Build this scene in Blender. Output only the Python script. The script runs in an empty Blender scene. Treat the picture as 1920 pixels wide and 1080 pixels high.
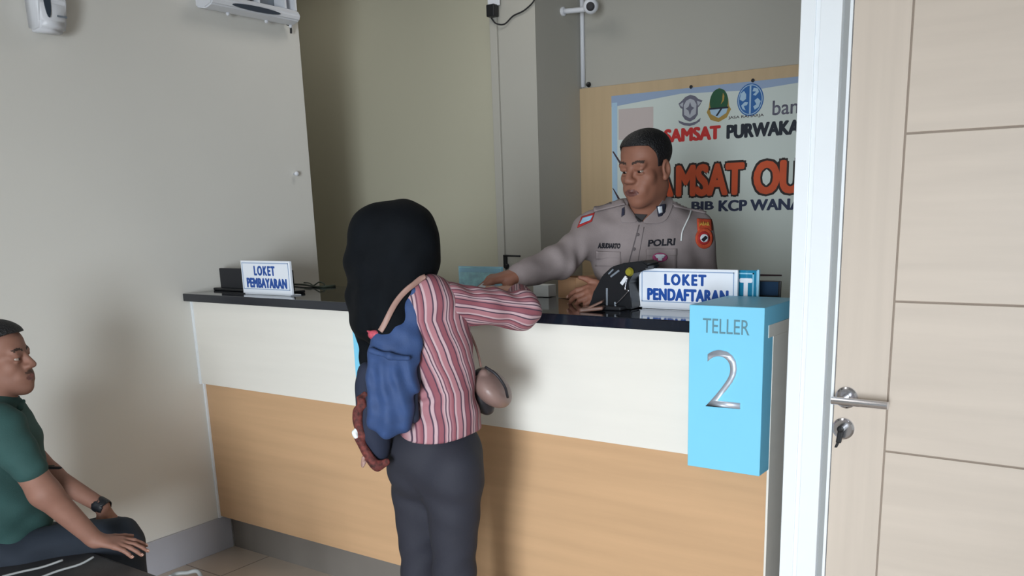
import bpy, bmesh, math, random
import numpy as np
from mathutils import Vector, Matrix
from mathutils.bvhtree import BVHTree

random.seed(4)
SC = bpy.context.scene
COL = SC.collection
PI = math.pi

# ------------------------------------------------------------------ camera
FOC, CX, CY = 1630.0, 1028.9, 769.1            # focal length and optical axis of the (cropped) photograph, in pixels of 1920x1080
PITCH, ROLL, YAW = .2272, .0245, -.5957
EYE = np.array([0, 0, 1.414])
def cam_axes(p, r, y):
    cy, sy, cp, sp, cr, sr = math.cos(y), math.sin(y), math.cos(p), math.sin(p), math.cos(r), math.sin(r)
    fwd = np.array([sy*cp, cy*cp, -sp]); right = np.array([cy, -sy, 0]); down = np.cross(fwd, right)
    return np.array([cr*right+sr*down, -sr*right+cr*down, fwd])
CM = cam_axes(PITCH, ROLL, YAW)
cd = bpy.data.cameras.new('camera'); cam = bpy.data.objects.new('camera', cd); COL.objects.link(cam)
cd.sensor_fit = 'HORIZONTAL'; cd.sensor_width = 36; cd.lens = FOC/1920*36
cd.shift_x = (960-CX)/1920; cd.shift_y = (CY-540)/1920
cd.clip_start = .02
cam.matrix_world = Matrix(((CM[0][0], -CM[1][0], -CM[2][0], EYE[0]), (CM[0][1], -CM[1][1], -CM[2][1], EYE[1]),
                           (CM[0][2], -CM[1][2], -CM[2][2], EYE[2]), (0, 0, 0, 1)))
SC.camera = cam

# ------------------------------------------------------------------ light
SC.view_settings.view_transform = 'Standard'; SC.view_settings.look = 'None'
SC.view_settings.gamma = 1; SC.view_settings.use_curve_mapping = False
SC.view_settings.exposure = .80
w = bpy.data.worlds.new('sky'); SC.world = w; w.use_nodes = True
w.node_tree.nodes['Background'].inputs[0].default_value = (.80, .90, 1, 1)
w.node_tree.nodes['Background'].inputs[1].default_value = 1.0
def area(name, loc, target, sx, sy, power, col, spread=180):
    l = bpy.data.lights.new(name, 'AREA'); l.shape = 'RECTANGLE'; l.size = sx; l.size_y = sy
    l.energy = power; l.color = col; l.spread = math.radians(spread)
    o = bpy.data.objects.new(name, l); COL.objects.link(o); o.location = loc
    o.rotation_euler = (Vector(target)-Vector(loc)).to_track_quat('-Z', 'Y').to_euler()
    return o
# daylight falling in through the glass shop front behind the photographer
area('shopfront_daylight', (.35, -2.55, 1.10), (-2.0, 2.2, .25), .95, 1.7, 18.5, (.88, .95, 1), 66)
area('shopfront_skylight', (.60, -2.60, .95), (.1, 2.2, .3), 2.1, 1.7, 31, (.88, .95, 1))
# unseen fill lights, added under the ceiling to brighten hall and office
area('hall_fill_light', (-1.4, .6, 2.80), (-1.4, .6, 0), .6, .6, 2.8, (1, .97, .92))
area('office_fill_light', (-2.5, 3.05, 2.80), (-2.5, 3.05, 0), .6, .6, 2.3, (1, .96, .90))
area('corner_fill_light', (-4.1, 3.25, 2.80), (-4.1, 3.25, 0), .5, .5, .8, (1, .96, .90))  # added to lift the dark left end of the olive wall

# ------------------------------------------------------------------ measuring
def ray(px, py): return CM.T @ np.array([(px-CX)/FOC, (py-CY)/FOC, 1])
def on(px, py, ax, v):                          # the point of a plane (x, y or z = v) seen at a place of the photograph
    d = ray(px, py); return EYE+d*((v-EYE[ax])/d[ax])
CH, SH = math.cos(YAW), math.sin(YAW)
def q(px, py, s):                               # the same on the upright plane s metres ahead, as (right, ahead, up)
    d = ray(px, py); a = d[0]*SH+d[1]*CH; t = s/a; P = EYE+d*t
    return np.array([P[0]*CH-P[1]*SH, s, P[2]])
def to_world(V):                                # (right, ahead, up) -> world
    V = np.atleast_2d(V); return np.stack([V[:, 0]*CH+V[:, 1]*SH, -V[:, 0]*SH+V[:, 1]*CH, V[:, 2]], 1)
def to_fig(V):
    V = np.atleast_2d(V); return np.stack([V[:, 0]*CH-V[:, 1]*SH, V[:, 0]*SH+V[:, 1]*CH, V[:, 2]], 1)
def qw(px, py, s): return to_world(q(px, py, s))[0]

# ------------------------------------------------------------------ materials
def lin(c):
    return tuple(((v/255)/12.92 if v/255 <= .04045 else ((v/255+.055)/1.055)**2.4) for v in c)+(1,)
def mat(name, rgb, rough=.5, metal=0, var=0., scale=(8, 8, 8), bump=0., bscale=None, coat=0, spec=.5, detail=4, sss=0):
    m = bpy.data.materials.new(name); m.use_nodes = True; nt = m.node_tree; b = nt.nodes['Principled BSDF']
    b.inputs['Roughness'].default_value = rough; b.inputs['Metallic'].default_value = metal
    b.inputs['Specular IOR Level'].default_value = spec
    if coat: b.inputs['Coat Weight'].default_value = coat; b.inputs['Coat Roughness'].default_value = .05
    if sss:
        b.inputs['Subsurface Weight'].default_value = sss; b.inputs['Subsurface Radius'].default_value = (.01, .004, .002)
        b.inputs['Subsurface Scale'].default_value = .5
    c = lin(rgb)
    tc = nt.nodes.new('ShaderNodeTexCoord')
    def noise(sc):
        mp = nt.nodes.new('ShaderNodeMapping'); mp.inputs['Scale'].default_value = sc
        nz = nt.nodes.new('ShaderNodeTexNoise'); nz.inputs['Scale'].default_value = 1; nz.inputs['Detail'].default_value = detail
        nt.links.new(tc.outputs['Object'], mp.inputs[0]); nt.links.new(mp.outputs[0], nz.inputs['Vector']); return nz
    nz = noise(scale)
    r = nt.nodes.new('ShaderNodeValToRGB'); r.color_ramp.elements[0].position = .3; r.color_ramp.elements[1].position = .7
    r.color_ramp.elements[0].color = tuple(v*(1-var) for v in c[:3])+(1,)
    r.color_ramp.elements[1].color = tuple(min(1, v*(1+var)) for v in c[:3])+(1,)
    nt.links.new(nz.outputs['Fac'], r.inputs[0]); nt.links.new(r.outputs[0], b.inputs['Base Color'])
    if bump:
        n2 = noise(bscale or scale); bp = nt.nodes.new('ShaderNodeBump'); bp.inputs['Strength'].default_value = bump
        bp.inputs['Distance'].default_value = .01
        nt.links.new(n2.outputs['Fac'], bp.inputs['Height']); nt.links.new(bp.outputs[0], b.inputs['Normal'])
    return m
M = {}
M['wall'] = mat('cream wall paint', (221, 219, 213), .62, var=.02, scale=(1.2, 1.2, 1.2), bump=.03, bscale=(90, 90, 90))
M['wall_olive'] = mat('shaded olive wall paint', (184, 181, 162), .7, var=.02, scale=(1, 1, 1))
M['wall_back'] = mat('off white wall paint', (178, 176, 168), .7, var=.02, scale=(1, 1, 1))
M['ceil'] = mat('grey ceiling paint', (150, 148, 144), .8)
M['white_lam'] = mat('pale birch laminate', (232, 228, 220), .42, var=.018, scale=(1.5, 8, 22))
M['wood'] = mat('honey wood laminate', (201, 163, 125), .45, var=.06, scale=(1.6, 8, 26), detail=6)
M['panel_wood'] = mat('light wood wall panel', (194, 170, 136), .5, var=.05, scale=(22, 8, 1.6), detail=6)
M['door'] = mat('bleached oak door veneer', (203, 190, 177), .45, var=.045, scale=(2.2, 8, 30), detail=6)
M['door_v'] = mat('bleached oak stile veneer', (203, 190, 177), .45, var=.035, scale=(40, 8, 2), detail=6)
M['groove'] = mat('door groove', (150, 136, 124), .7)
M['frame'] = mat('white lacquered frame', (236, 241, 246), .35, var=.01)
M['frame_gray'] = mat('grey door seal', (150, 152, 152), .6)
M['granite'] = mat('black granite', (24, 29, 40), .07, var=.25, scale=(160, 160, 160), coat=.3)
M['plinth'] = mat('grey plinth', (120, 114, 108), .6, var=.03)
M['tile_base'] = mat('blue grey skirting tile', (176, 177, 186), .35, var=.05, scale=(4, 4, 4))
M['blue_box'] = mat('sky blue laminate', (128, 208, 240), .4, var=.01)
M['silver'] = mat('brushed silver letters', (205, 214, 228), .45, metal=.6)
M['gray_letter'] = mat('grey acrylic letters', (98, 138, 152), .4)
M['sign_white'] = mat('white acrylic plate', (238, 243, 252), .25)
M['sign_gray'] = mat('grey sign border', (140, 165, 200), .4)
M['sign_blue'] = mat('blue print', (28, 78, 160), .4)
M['teal'] = mat('teal acrylic', (32, 128, 165), .2)
M['clear'] = mat('pale blue acrylic', (150, 205, 230), .15)
M['black'] = mat('black plastic', (24, 26, 30), .38, var=.05)
M['black_soft'] = mat('matte black plastic', (30, 31, 36), .6)
M['screen'] = mat('dark screen glass', (44, 66, 92), .12)
M['white_pl'] = mat('white plastic', (225, 228, 235), .35)
M['gray_pl'] = mat('grey plastic', (120, 128, 138), .4)
M['dark_win'] = mat('dark window', (62, 72, 84), .15)
M['chrome'] = mat('brushed steel', (205, 205, 210), .22, metal=1)
M['cardboard'] = mat('brown cardboard', (172, 132, 98), .8, var=.05)
M['card_shade'] = mat('shade toned cardboard', (70, 52, 36), .9)  # cardboard with the shade of the open hollow put into its colour
M['leather'] = mat('brown leather', (112, 82, 70), .5, var=.1, scale=(30, 30, 30))
M['paper'] = mat('white paper', (222, 226, 226), .7)
M['bluepaper'] = mat('light blue print', (172, 224, 244), .4, var=.28, scale=(26, 26, 40))
M['cord'] = mat('dark green cable', (52, 62, 50), .6)
M['bench'] = mat('black bench vinyl', (56, 54, 56), .45, var=.08, scale=(50, 50, 50), bump=.05, bscale=(200, 200, 200))
M['pale'] = mat('pale piping', (138, 140, 140), .5)
M['skin_off'] = mat('warm brown skin', (140, 94, 76), .62, var=.05, scale=(35, 35, 35), sss=.05)
M['skin_man'] = mat('brown skin', (140, 100, 85), .65, var=.05, scale=(35, 35, 35), sss=.08)
M['skin_wom'] = mat('light brown skin', (186, 140, 118), .5, var=.04, scale=(35, 35, 35), sss=.08)
M['lip'] = mat('lips', (128, 76, 68), .5)
M['lip_dark'] = mat('dark lips', (105, 66, 60), .5)
M['brow'] = mat('eyebrow hair', (58, 42, 36), .8)
M['stubble'] = mat('moustache stubble', (92, 66, 56), .7)
M['hair'] = mat('short black hair', (20, 20, 23), .55, var=.3, scale=(150, 150, 150), bump=.6, bscale=(180, 180, 180))
M['eyewhite'] = mat('eye white', (150, 134, 124), .3)
M['iris'] = mat('dark iris', (28, 20, 17), .15)
M['nail'] = mat('finger nail', (205, 160, 142), .35)
M['uniform'] = mat('taupe uniform cloth', (140, 129, 129), .8, var=.05, scale=(25, 25, 25), bump=.12, bscale=(300, 300, 300))
M['uniform_d'] = mat('dark taupe piping', (92, 84, 86), .8)
M['inner'] = mat('dark undershirt', (52, 50, 52), .85)
M['navy'] = mat('navy cloth', (36, 38, 58), .8)
M['patch_or'] = mat('orange embroidered patch', (196, 78, 48), .8, var=.25, scale=(90, 90, 90))
M['patch_ye'] = mat('golden embroidery', (206, 160, 70), .8)
M['patch_rd'] = mat('red embroidery', (172, 40, 40), .8)
M['patch_wh'] = mat('white embroidery', (215, 222, 230), .8)
M['patch_lb'] = mat('light blue embroidery', (150, 190, 215), .8)
M['patch_mg'] = mat('magenta embroidery', (160, 66, 110), .8)
M['patch_bk'] = mat('black embroidery', (24, 24, 34), .8)
M['polo'] = mat('dark green polo cloth', (42, 76, 74), .85, var=.08, scale=(14, 14, 14), bump=.1, bscale=(250, 250, 250))
M['trouser_man'] = mat('blue black trousers', (33, 41, 53), .85, var=.1, scale=(14, 14, 14))
M['trouser'] = mat('charcoal navy trousers', (35, 36, 47), .8, var=.06, scale=(14, 14, 14), bump=.1, bscale=(300, 300, 300))
M['scarf'] = mat('black scarf cloth', (9, 13, 18), .85, spec=.15, var=.15, scale=(14, 14, 14), bump=.08, bscale=(300, 300, 300))
M['denim'] = mat('blue sling cloth', (42, 66, 110), .75, var=.12, scale=(14, 14, 30), bump=.1, bscale=(250, 250, 250))
M['denim_d'] = mat('dark navy lining', (27, 34, 54), .85)
M['batik'] = mat('red brown patterned trim', (88, 38, 34), .8, var=.75, scale=(90, 90, 90))
M['strap'] = mat('tan leather strap', (150, 118, 108), .55, var=.08, scale=(20, 20, 20))
M['taupe'] = mat('taupe bag leather', (130, 106, 100), .45, var=.06, scale=(14, 14, 14))
M['taupe_d'] = mat('dark bag side', (30, 28, 34), .6)
M['knot_rd'] = mat('red white knot', (176, 70, 86), .7, var=.4, scale=(120, 120, 120))
M['shoe'] = mat('black shoe', (26, 25, 27), .4)
M['watch'] = mat('black watch strap', (24, 26, 32), .5)

def mat_tiles():
    m = mat('glossy floor tile', (200, 186, 172), .16, var=.05, scale=(3, 3, 3)); nt = m.node_tree; b = nt.nodes['Principled BSDF']
    src = b.inputs['Base Color'].links[0].from_socket
    tc = nt.nodes.new('ShaderNodeTexCoord'); mp = nt.nodes.new('ShaderNodeMapping'); mp.inputs['Location'].default_value = (.13, .32, 0)
    br = nt.nodes.new('ShaderNodeTexBrick'); br.offset = 0; br.inputs['Scale'].default_value = 1
    br.inputs['Brick Width'].default_value = .6; br.inputs['Row Height'].default_value = .6; br.inputs['Mortar Size'].default_value = .003
    nt.links.new(tc.outputs['Object'], mp.inputs[0]); nt.links.new(mp.outputs[0], br.inputs['Vector'])
    mx = nt.nodes.new('ShaderNodeMix'); mx.data_type = 'RGBA'
    nt.links.new(br.outputs['Fac'], mx.inputs['Factor']); nt.links.new(src, mx.inputs[6]); mx.inputs[7].default_value = lin((140, 130, 122))
    nt.links.new(mx.outputs[2], b.inputs['Base Color']); return m
M['tiles'] = mat_tiles()

def mat_stripes():
    m = bpy.data.materials.new('pink striped shirt cloth'); m.use_nodes = True; nt = m.node_tree; b = nt.nodes['Principled BSDF']
    b.inputs['Roughness'].default_value = .8
    at = nt.nodes.new('ShaderNodeAttribute'); at.attribute_name = 'stripe'
    tc = nt.nodes.new('ShaderNodeTexCoord'); nz = nt.nodes.new('ShaderNodeTexNoise'); nz.inputs['Scale'].default_value = 18
    nt.links.new(tc.outputs['Object'], nz.inputs['Vector'])
    ad = nt.nodes.new('ShaderNodeMath'); ad.operation = 'MULTIPLY_ADD'; ad.inputs[1].default_value = .05
    nt.links.new(nz.outputs['Fac'], ad.inputs[0]); nt.links.new(at.outputs['Fac'], ad.inputs[2])
    fr = nt.nodes.new('ShaderNodeMath'); fr.operation = 'FRACT'; nt.links.new(ad.outputs[0], fr.inputs[0])
    r = nt.nodes.new('ShaderNodeValToRGB'); cr = r.color_ramp; cr.interpolation = 'LINEAR'
    pink, rose, pale, dark, plum = (156, 106, 114), (132, 74, 84), (180, 152, 157), (62, 44, 62), (104, 62, 78)
    stops = [(0, pink), (.13, pink), (.145, dark), (.175, dark), (.19, pale), (.27, pale), (.285, plum), (.31, plum), (.325, rose), (.46, rose),
             (.475, dark), (.50, dark), (.515, pink), (.60, pale), (.62, dark), (.64, dark), (.655, pale), (.70, pale), (.72, plum), (.745, plum),
             (.76, pink), (.86, rose), (.88, rose), (.89, dark), (.91, dark), (.92, pale), (.97, pale), (.985, pink)]
    cr.elements[0].position = 0; cr.elements[0].color = lin(stops[0][1]); cr.elements[1].position = stops[1][0]; cr.elements[1].color = lin(stops[1][1])
    for p, c in stops[2:]:
        e = cr.elements.new(p); e.color = lin(c)
    nt.links.new(fr.outputs[0], r.inputs[0]); nt.links.new(r.outputs[0], b.inputs['Base Color']); return m
M['stripes'] = mat_stripes()

def mat_banner():
    m = bpy.data.materials.new('printed banner'); m.use_nodes = True; nt = m.node_tree; b = nt.nodes['Principled BSDF']
    b.inputs['Roughness'].default_value = .45
    tc = nt.nodes.new('ShaderNodeTexCoord'); sp = nt.nodes.new('ShaderNodeSeparateXYZ'); nt.links.new(tc.outputs['Object'], sp.inputs[0])
    nz = nt.nodes.new('ShaderNodeTexNoise'); nz.inputs['Scale'].default_value = 5; nt.links.new(tc.outputs['Object'], nz.inputs['Vector'])
    ad = nt.nodes.new('ShaderNodeMath'); ad.operation = 'MULTIPLY_ADD'; ad.inputs[1].default_value = .22
    nt.links.new(nz.outputs['Fac'], ad.inputs[0]); nt.links.new(sp.outputs['Z'], ad.inputs[2])
    mr = nt.nodes.new('ShaderNodeMapRange'); mr.inputs['From Min'].default_value = 1.10; mr.inputs['From Max'].default_value = 2.12
    nt.links.new(ad.outputs[0], mr.inputs['Value'])
    r = nt.nodes.new('ShaderNodeValToRGB'); cr = r.color_ramp
    stops = [(0, (208, 218, 214)), (.2, (216, 216, 210)), (.35, (206, 216, 214)), (.62, (186, 200, 206)), (.80, (202, 206, 214)), (.9, (196, 198, 214)), (.96, (172, 186, 212)), (1, (164, 182, 210))]
    cr.elements[0].color = lin(stops[0][1]); cr.elements[1].position = stops[1][0]; cr.elements[1].color = lin(stops[1][1])
    for p, c in stops[2:]:
        e = cr.elements.new(p); e.color = lin(c)
    nt.links.new(mr.outputs[0], r.inputs[0]); nt.links.new(r.outputs[0], b.inputs['Base Color']); return m
M['banner'] = mat_banner()
M['ban_red'] = mat('red print', (196, 44, 44), .5); M['ban_black'] = mat('dark navy print', (22, 32, 48), .5)
M['ban_orange'] = mat('orange print', (206, 84, 44), .5, var=.12, scale=(3, 3, 9)); M['ban_out'] = mat('black outline print', (34, 24, 24), .5)
M['ban_navy'] = mat('navy print', (38, 50, 82), .5); M['ban_gray'] = mat('grey print', (104, 104, 122), .5)
M['ban_lgray'] = mat('light grey print', (178, 182, 192), .5); M['ban_green'] = mat('green print', (28, 84, 56), .5)
M['ban_gold'] = mat('gold print', (170, 140, 70), .5); M['ban_blue'] = mat('blue print ink', (40, 100, 168), .5)
M['ban_ltblue'] = mat('pale blue ink', (170, 200, 224), .5); M['ban_band'] = mat('soft blue ink', (150, 170, 200), .5); M['ban_pink'] = mat('pale pink ink', (196, 184, 182), .5)
M['ban_maroon'] = mat('maroon ink', (70, 52, 60), .5)

# ------------------------------------------------------------------ objects
def tag(o, label=None, cat=None, group=None, kind=None):
    if label: o['label'] = label
    if cat: o['category'] = cat
    if group: o['group'] = group
    if kind: o['kind'] = kind
    return o
def thing(name, label, cat, loc=(0, 0, 0), group=None):
    o = bpy.data.objects.new(name, None); COL.objects.link(o); o.location = loc; o.empty_display_size = .1
    return tag(o, label, cat, group)
def base_of(o):
    v = Vector((0, 0, 0))
    while o is not None: v += o.location; o = o.parent
    return v
def link_mesh(name, me, parent=None, mats=(), smooth=False, origin=None):
    """me is in world coordinates; moved to its parent's base (or to origin)"""
    b = base_of(parent) if parent is not None else Vector((0, 0, 0) if origin is None else origin)
    me.transform(Matrix.Translation(-b))
    o = bpy.data.objects.new(name, me); COL.objects.link(o)
    if parent is not None: o.parent = parent
    else: o.location = b
    for m in (mats if isinstance(mats, (list, tuple)) else [mats]): me.materials.append(M[m] if isinstance(m, str) else m)
    if smooth: me.polygons.foreach_set('use_smooth', [True]*len(me.polygons))
    me.update(); return o
def obj(name, bm, m, parent=None, smooth=False, origin=None):
    me = bpy.data.meshes.new(name); bmesh.ops.recalc_face_normals(bm, faces=bm.faces); bm.to_mesh(me); bm.free()
    return link_mesh(name, me, parent, m, smooth, origin)
def B(): return bmesh.new()
def box(bm, x0, x1, y0, y1, z0, z1, bev=0, seg=2):
    r = bmesh.ops.create_cube(bm, size=1, matrix=Matrix.Translation(((x0+x1)/2, (y0+y1)/2, (z0+z1)/2)) @ Matrix.Diagonal((x1-x0, y1-y0, z1-z0, 1)))
    if bev:
        vs = set(r['verts']); es = [e for e in bm.edges if e.verts[0] in vs]
        bmesh.ops.bevel(bm, geom=es, offset=bev, segments=seg, affect='EDGES', profile=.5)
    return bm
def obox(bm, c, ax, ay, az, dx, dy, dz, bev=0):
    """box with its own axes"""
    ax, ay, az = Vector(ax).normalized(), Vector(ay).normalized(), Vector(az).normalized()
    Mx = Matrix(((ax.x*dx, ay.x*dy, az.x*dz, c[0]), (ax.y*dx, ay.y*dy, az.y*dz, c[1]), (ax.z*dx, ay.z*dy, az.z*dz, c[2]), (0, 0, 0, 1)))
    r = bmesh.ops.create_cube(bm, size=1, matrix=Mx)
    if bev:
        vs = set(r['verts']); es = [e for e in bm.edges if e.verts[0] in vs]
        bmesh.ops.bevel(bm, geom=es, offset=bev, segments=2, affect='EDGES', profile=.5)
    return bm
def tube(bm, pts, r, n=10, caps=True):
    pts = [Vector(p) for p in pts]; rs = r if isinstance(r, (list, tuple)) else [r]*len(pts); rings = []; up = None
    for i, p in enumerate(pts):
        t = (pts[min(i+1, len(pts)-1)]-pts[max(i-1, 0)]).normalized()
        if up is None: up = t.orthogonal().normalized()
        up = (up-t*up.dot(t)).normalized(); sd = t.cross(up)
        rings.append([bm.verts.new(p+(up*math.cos(a)+sd*math.sin(a))*rs[i]) for a in [2*PI*k/n for k in range(n)]])
    for a, b in zip(rings, rings[1:]):
        for k in range(n): bm.faces.new((a[k], a[(k+1) % n], b[(k+1) % n], b[k]))
    if caps: bm.faces.new(rings[0][::-1]); bm.faces.new(rings[-1])
    return bm
def spline(pts, n=8):
    P = [np.array(p, float) for p in pts]; P = [2*P[0]-P[1]]+P+[2*P[-1]-P[-2]]; out = []
    for i in range(1, len(P)-2):
        for k in range(n):
            t = k/n; a, b, c, d = P[i-1:i+3]
            out.append(.5*((2*b)+(-a+c)*t+(2*a-5*b+4*c-d)*t*t+(-a+3*b-3*c+d)*t**3))
    out.append(P[-2]); return out
def prism(bm, pts, o, ax, ay, az, th):
    """polygon pts in the plane (o, ax, ay), thickness th along az"""
    o, ax, ay, az = Vector(o), Vector(ax), Vector(ay), Vector(az)
    a = [bm.verts.new(o+ax*p[0]+ay*p[1]) for p in pts]; b = [bm.verts.new(o+ax*p[0]+ay*p[1]+az*th) for p in pts]; n = len(pts)
    bm.faces.new(a[::-1]); bm.faces.new(b)
    for i in range(n): bm.faces.new((a[i], a[(i+1) % n], b[(i+1) % n], b[i]))
    return bm
def ellipse(cx, cy, rx, ry, n=40, a0=0, a1=2*PI): return [(cx+rx*math.cos(a0+(a1-a0)*k/n), cy+ry*math.sin(a0+(a1-a0)*k/n)) for k in range(n if abs(a1-a0) > 6.28 else n+1)]
def lathe(bm, prof, c, axis, n=24):
    ax = Vector(axis).normalized(); u = ax.orthogonal().normalized(); v = ax.cross(u); c = Vector(c); rings = []
    for r, h in prof: rings.append([bm.verts.new(c+ax*h+(u*math.cos(2*PI*k/n)+v*math.sin(2*PI*k/n))*max(r, 1e-4)) for k in range(n)])
    for a, b in zip(rings, rings[1:]):
        for k in range(n): bm.faces.new((a[k], a[(k+1) % n], b[(k+1) % n], b[k]))
    bm.faces.new(rings[0][::-1]); bm.faces.new(rings[-1]); return bm
def text_mesh(s, bold=.0, th=.002, spacing=1.0, shear=0, smear=0):
    cu = bpy.data.curves.new('t', 'FONT'); cu.body = s; cu.size = 1; cu.offset = bold; cu.extrude = 0; cu.space_character = spacing; cu.shear = shear
    cu.resolution_u = 4
    o = bpy.data.objects.new('t', cu); COL.objects.link(o); dg = bpy.context.evaluated_depsgraph_get()
    me = bpy.data.meshes.new_from_object(o.evaluated_get(dg)); bpy.data.objects.remove(o); bpy.data.curves.remove(cu)
    bm = bmesh.new(); bm.from_mesh(me); bpy.data.meshes.remove(me)
    if smear:                                    # heavier strokes: the outline widened sideways and up and down
        src = bm.copy()
        for i, (dx, dy) in enumerate(((-1, 0), (1, 0), (0, .6), (0, -.6), (-.7, .5), (.7, .5), (.7, -.5), (-.7, -.5))):
            mp = {v: bm.verts.new((v.co.x+dx*smear, v.co.y+dy*smear, -.06*(i+1))) for v in src.verts}
            for f in src.faces: bm.faces.new([mp[v] for v in f.verts])
        src.free()
    xs = [v.co.x for v in bm.verts]; ys = [v.co.y for v in bm.verts]
    x0, x1, y0, y1 = min(xs), max(xs), min(ys), max(ys)
    for v in bm.verts: v.co = Vector(((v.co.x-x0)/(x1-x0), (v.co.y-y0)/(y1-y0), v.co.z))
    return bm
def text(name, s, m, parent, o, ax, ay, w_, h_, th=.002, bold=.02, spacing=1.0, shear=0):
    """lettering that fills a w_ x h_ rectangle whose lower left corner is o"""
    smear = bold*1.0 if bold > .025 else 0; bm = text_mesh(s, 0 if smear else bold, th, spacing, shear, smear); ax = Vector(ax).normalized(); ay = Vector(ay).normalized(); az = ax.cross(ay); o = Vector(o)
    g = bmesh.ops.extrude_face_region(bm, geom=bm.faces[:])
    for v in [e for e in g['geom'] if isinstance(e, bmesh.types.BMVert)]: v.co.z += 1
    for v in bm.verts: v.co = o+ax*(v.co.x*w_)+ay*(v.co.y*h_)+az*(v.co.z*th)
    return obj(name, bm, m, parent)

# ------------------------------------------------------------------ rounded bodies: distance fields turned into one continuous skin
def V3(*a): return np.array(a[0] if len(a) == 1 else a, np.float32)
def seg(a, b, ra, rb=None, flat=None):
    """tapered rounded limb from a to b; flat = (axis, factor) squeezes the section along an axis"""
    a, b = V3(a), V3(b); rb = ra if rb is None else rb; ba = b-a; L = max(float(ba@ba), 1e-9)
    if flat is not None: fx = V3(flat[0]); fx = fx/np.linalg.norm(fx); ff = flat[1]
    def f(P):
        pa = P-a; t = np.clip(pa@ba/L, 0, 1); d = pa-t[:, None]*ba
        if flat is None: n = np.sqrt((d*d).sum(1))
        else:
            k = d@fx; n = np.sqrt(np.maximum((d*d).sum(1)-k*k, 0)+(k/ff)**2)
            return (n-(ra+t*(rb-ra)))*min(1, ff)
        return n-(ra+t*(rb-ra))
    return f
def ell(c, r, R=None):
    c, r = V3(c), V3(r)
    def f(P):
        p = P-c
        if R is not None: p = p@R
        k0 = np.sqrt(((p/r)**2).sum(1)); k1 = np.sqrt(((p/(r*r))**2).sum(1))
        return k0*(k0-1)/np.maximum(k1, 1e-6)
    return f
def rbox(c, h, r, R=None):
    c, h = V3(c), V3(h)
    def f(P):
        p = P-c
        if R is not None: p = p@R
        d = np.abs(p)-(h-r); return np.sqrt((np.maximum(d, 0)**2).sum(1))+np.minimum(d.max(1), 0)-r
    return f
def half(p, n):                                  # keeps the side that n points away from
    p, n = V3(p), V3(n); n = n/np.linalg.norm(n)
    return lambda P: (P-p)@n
def smin(a, b, k):
    h = np.maximum(k-np.abs(a-b), 0)/k; return np.minimum(a, b)-h*h*k*.25
def U(k, *fs):
    def f(P):
        d = fs[0](P)
        for g in fs[1:]: d = smin(d, g(P), k)
        return d
    return f
def cut(k, f, *gs):                              # f minus the g's, softly
    def h(P):
        d = f(P)
        for g in gs: d = -smin(-d, g(P), k)
        return d
    return h
def both(k, f, *gs):
    def h(P):
        d = f(P)
        for g in gs: d = -smin(-d, -g(P), k)
        return d
    return h
def grow(f, r): return lambda P: f(P)-r
def ripple(f, *waves):
    """cloth folds: waves of (amplitude, direction, phase)"""
    def h(P):
        d = f(P)
        for a, k, ph in waves: d = d+a*np.sin(P@V3(k)+ph+1.3*np.sin(P@V3(k[1], k[2], k[0])*.37))
        return d
    return h
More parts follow.
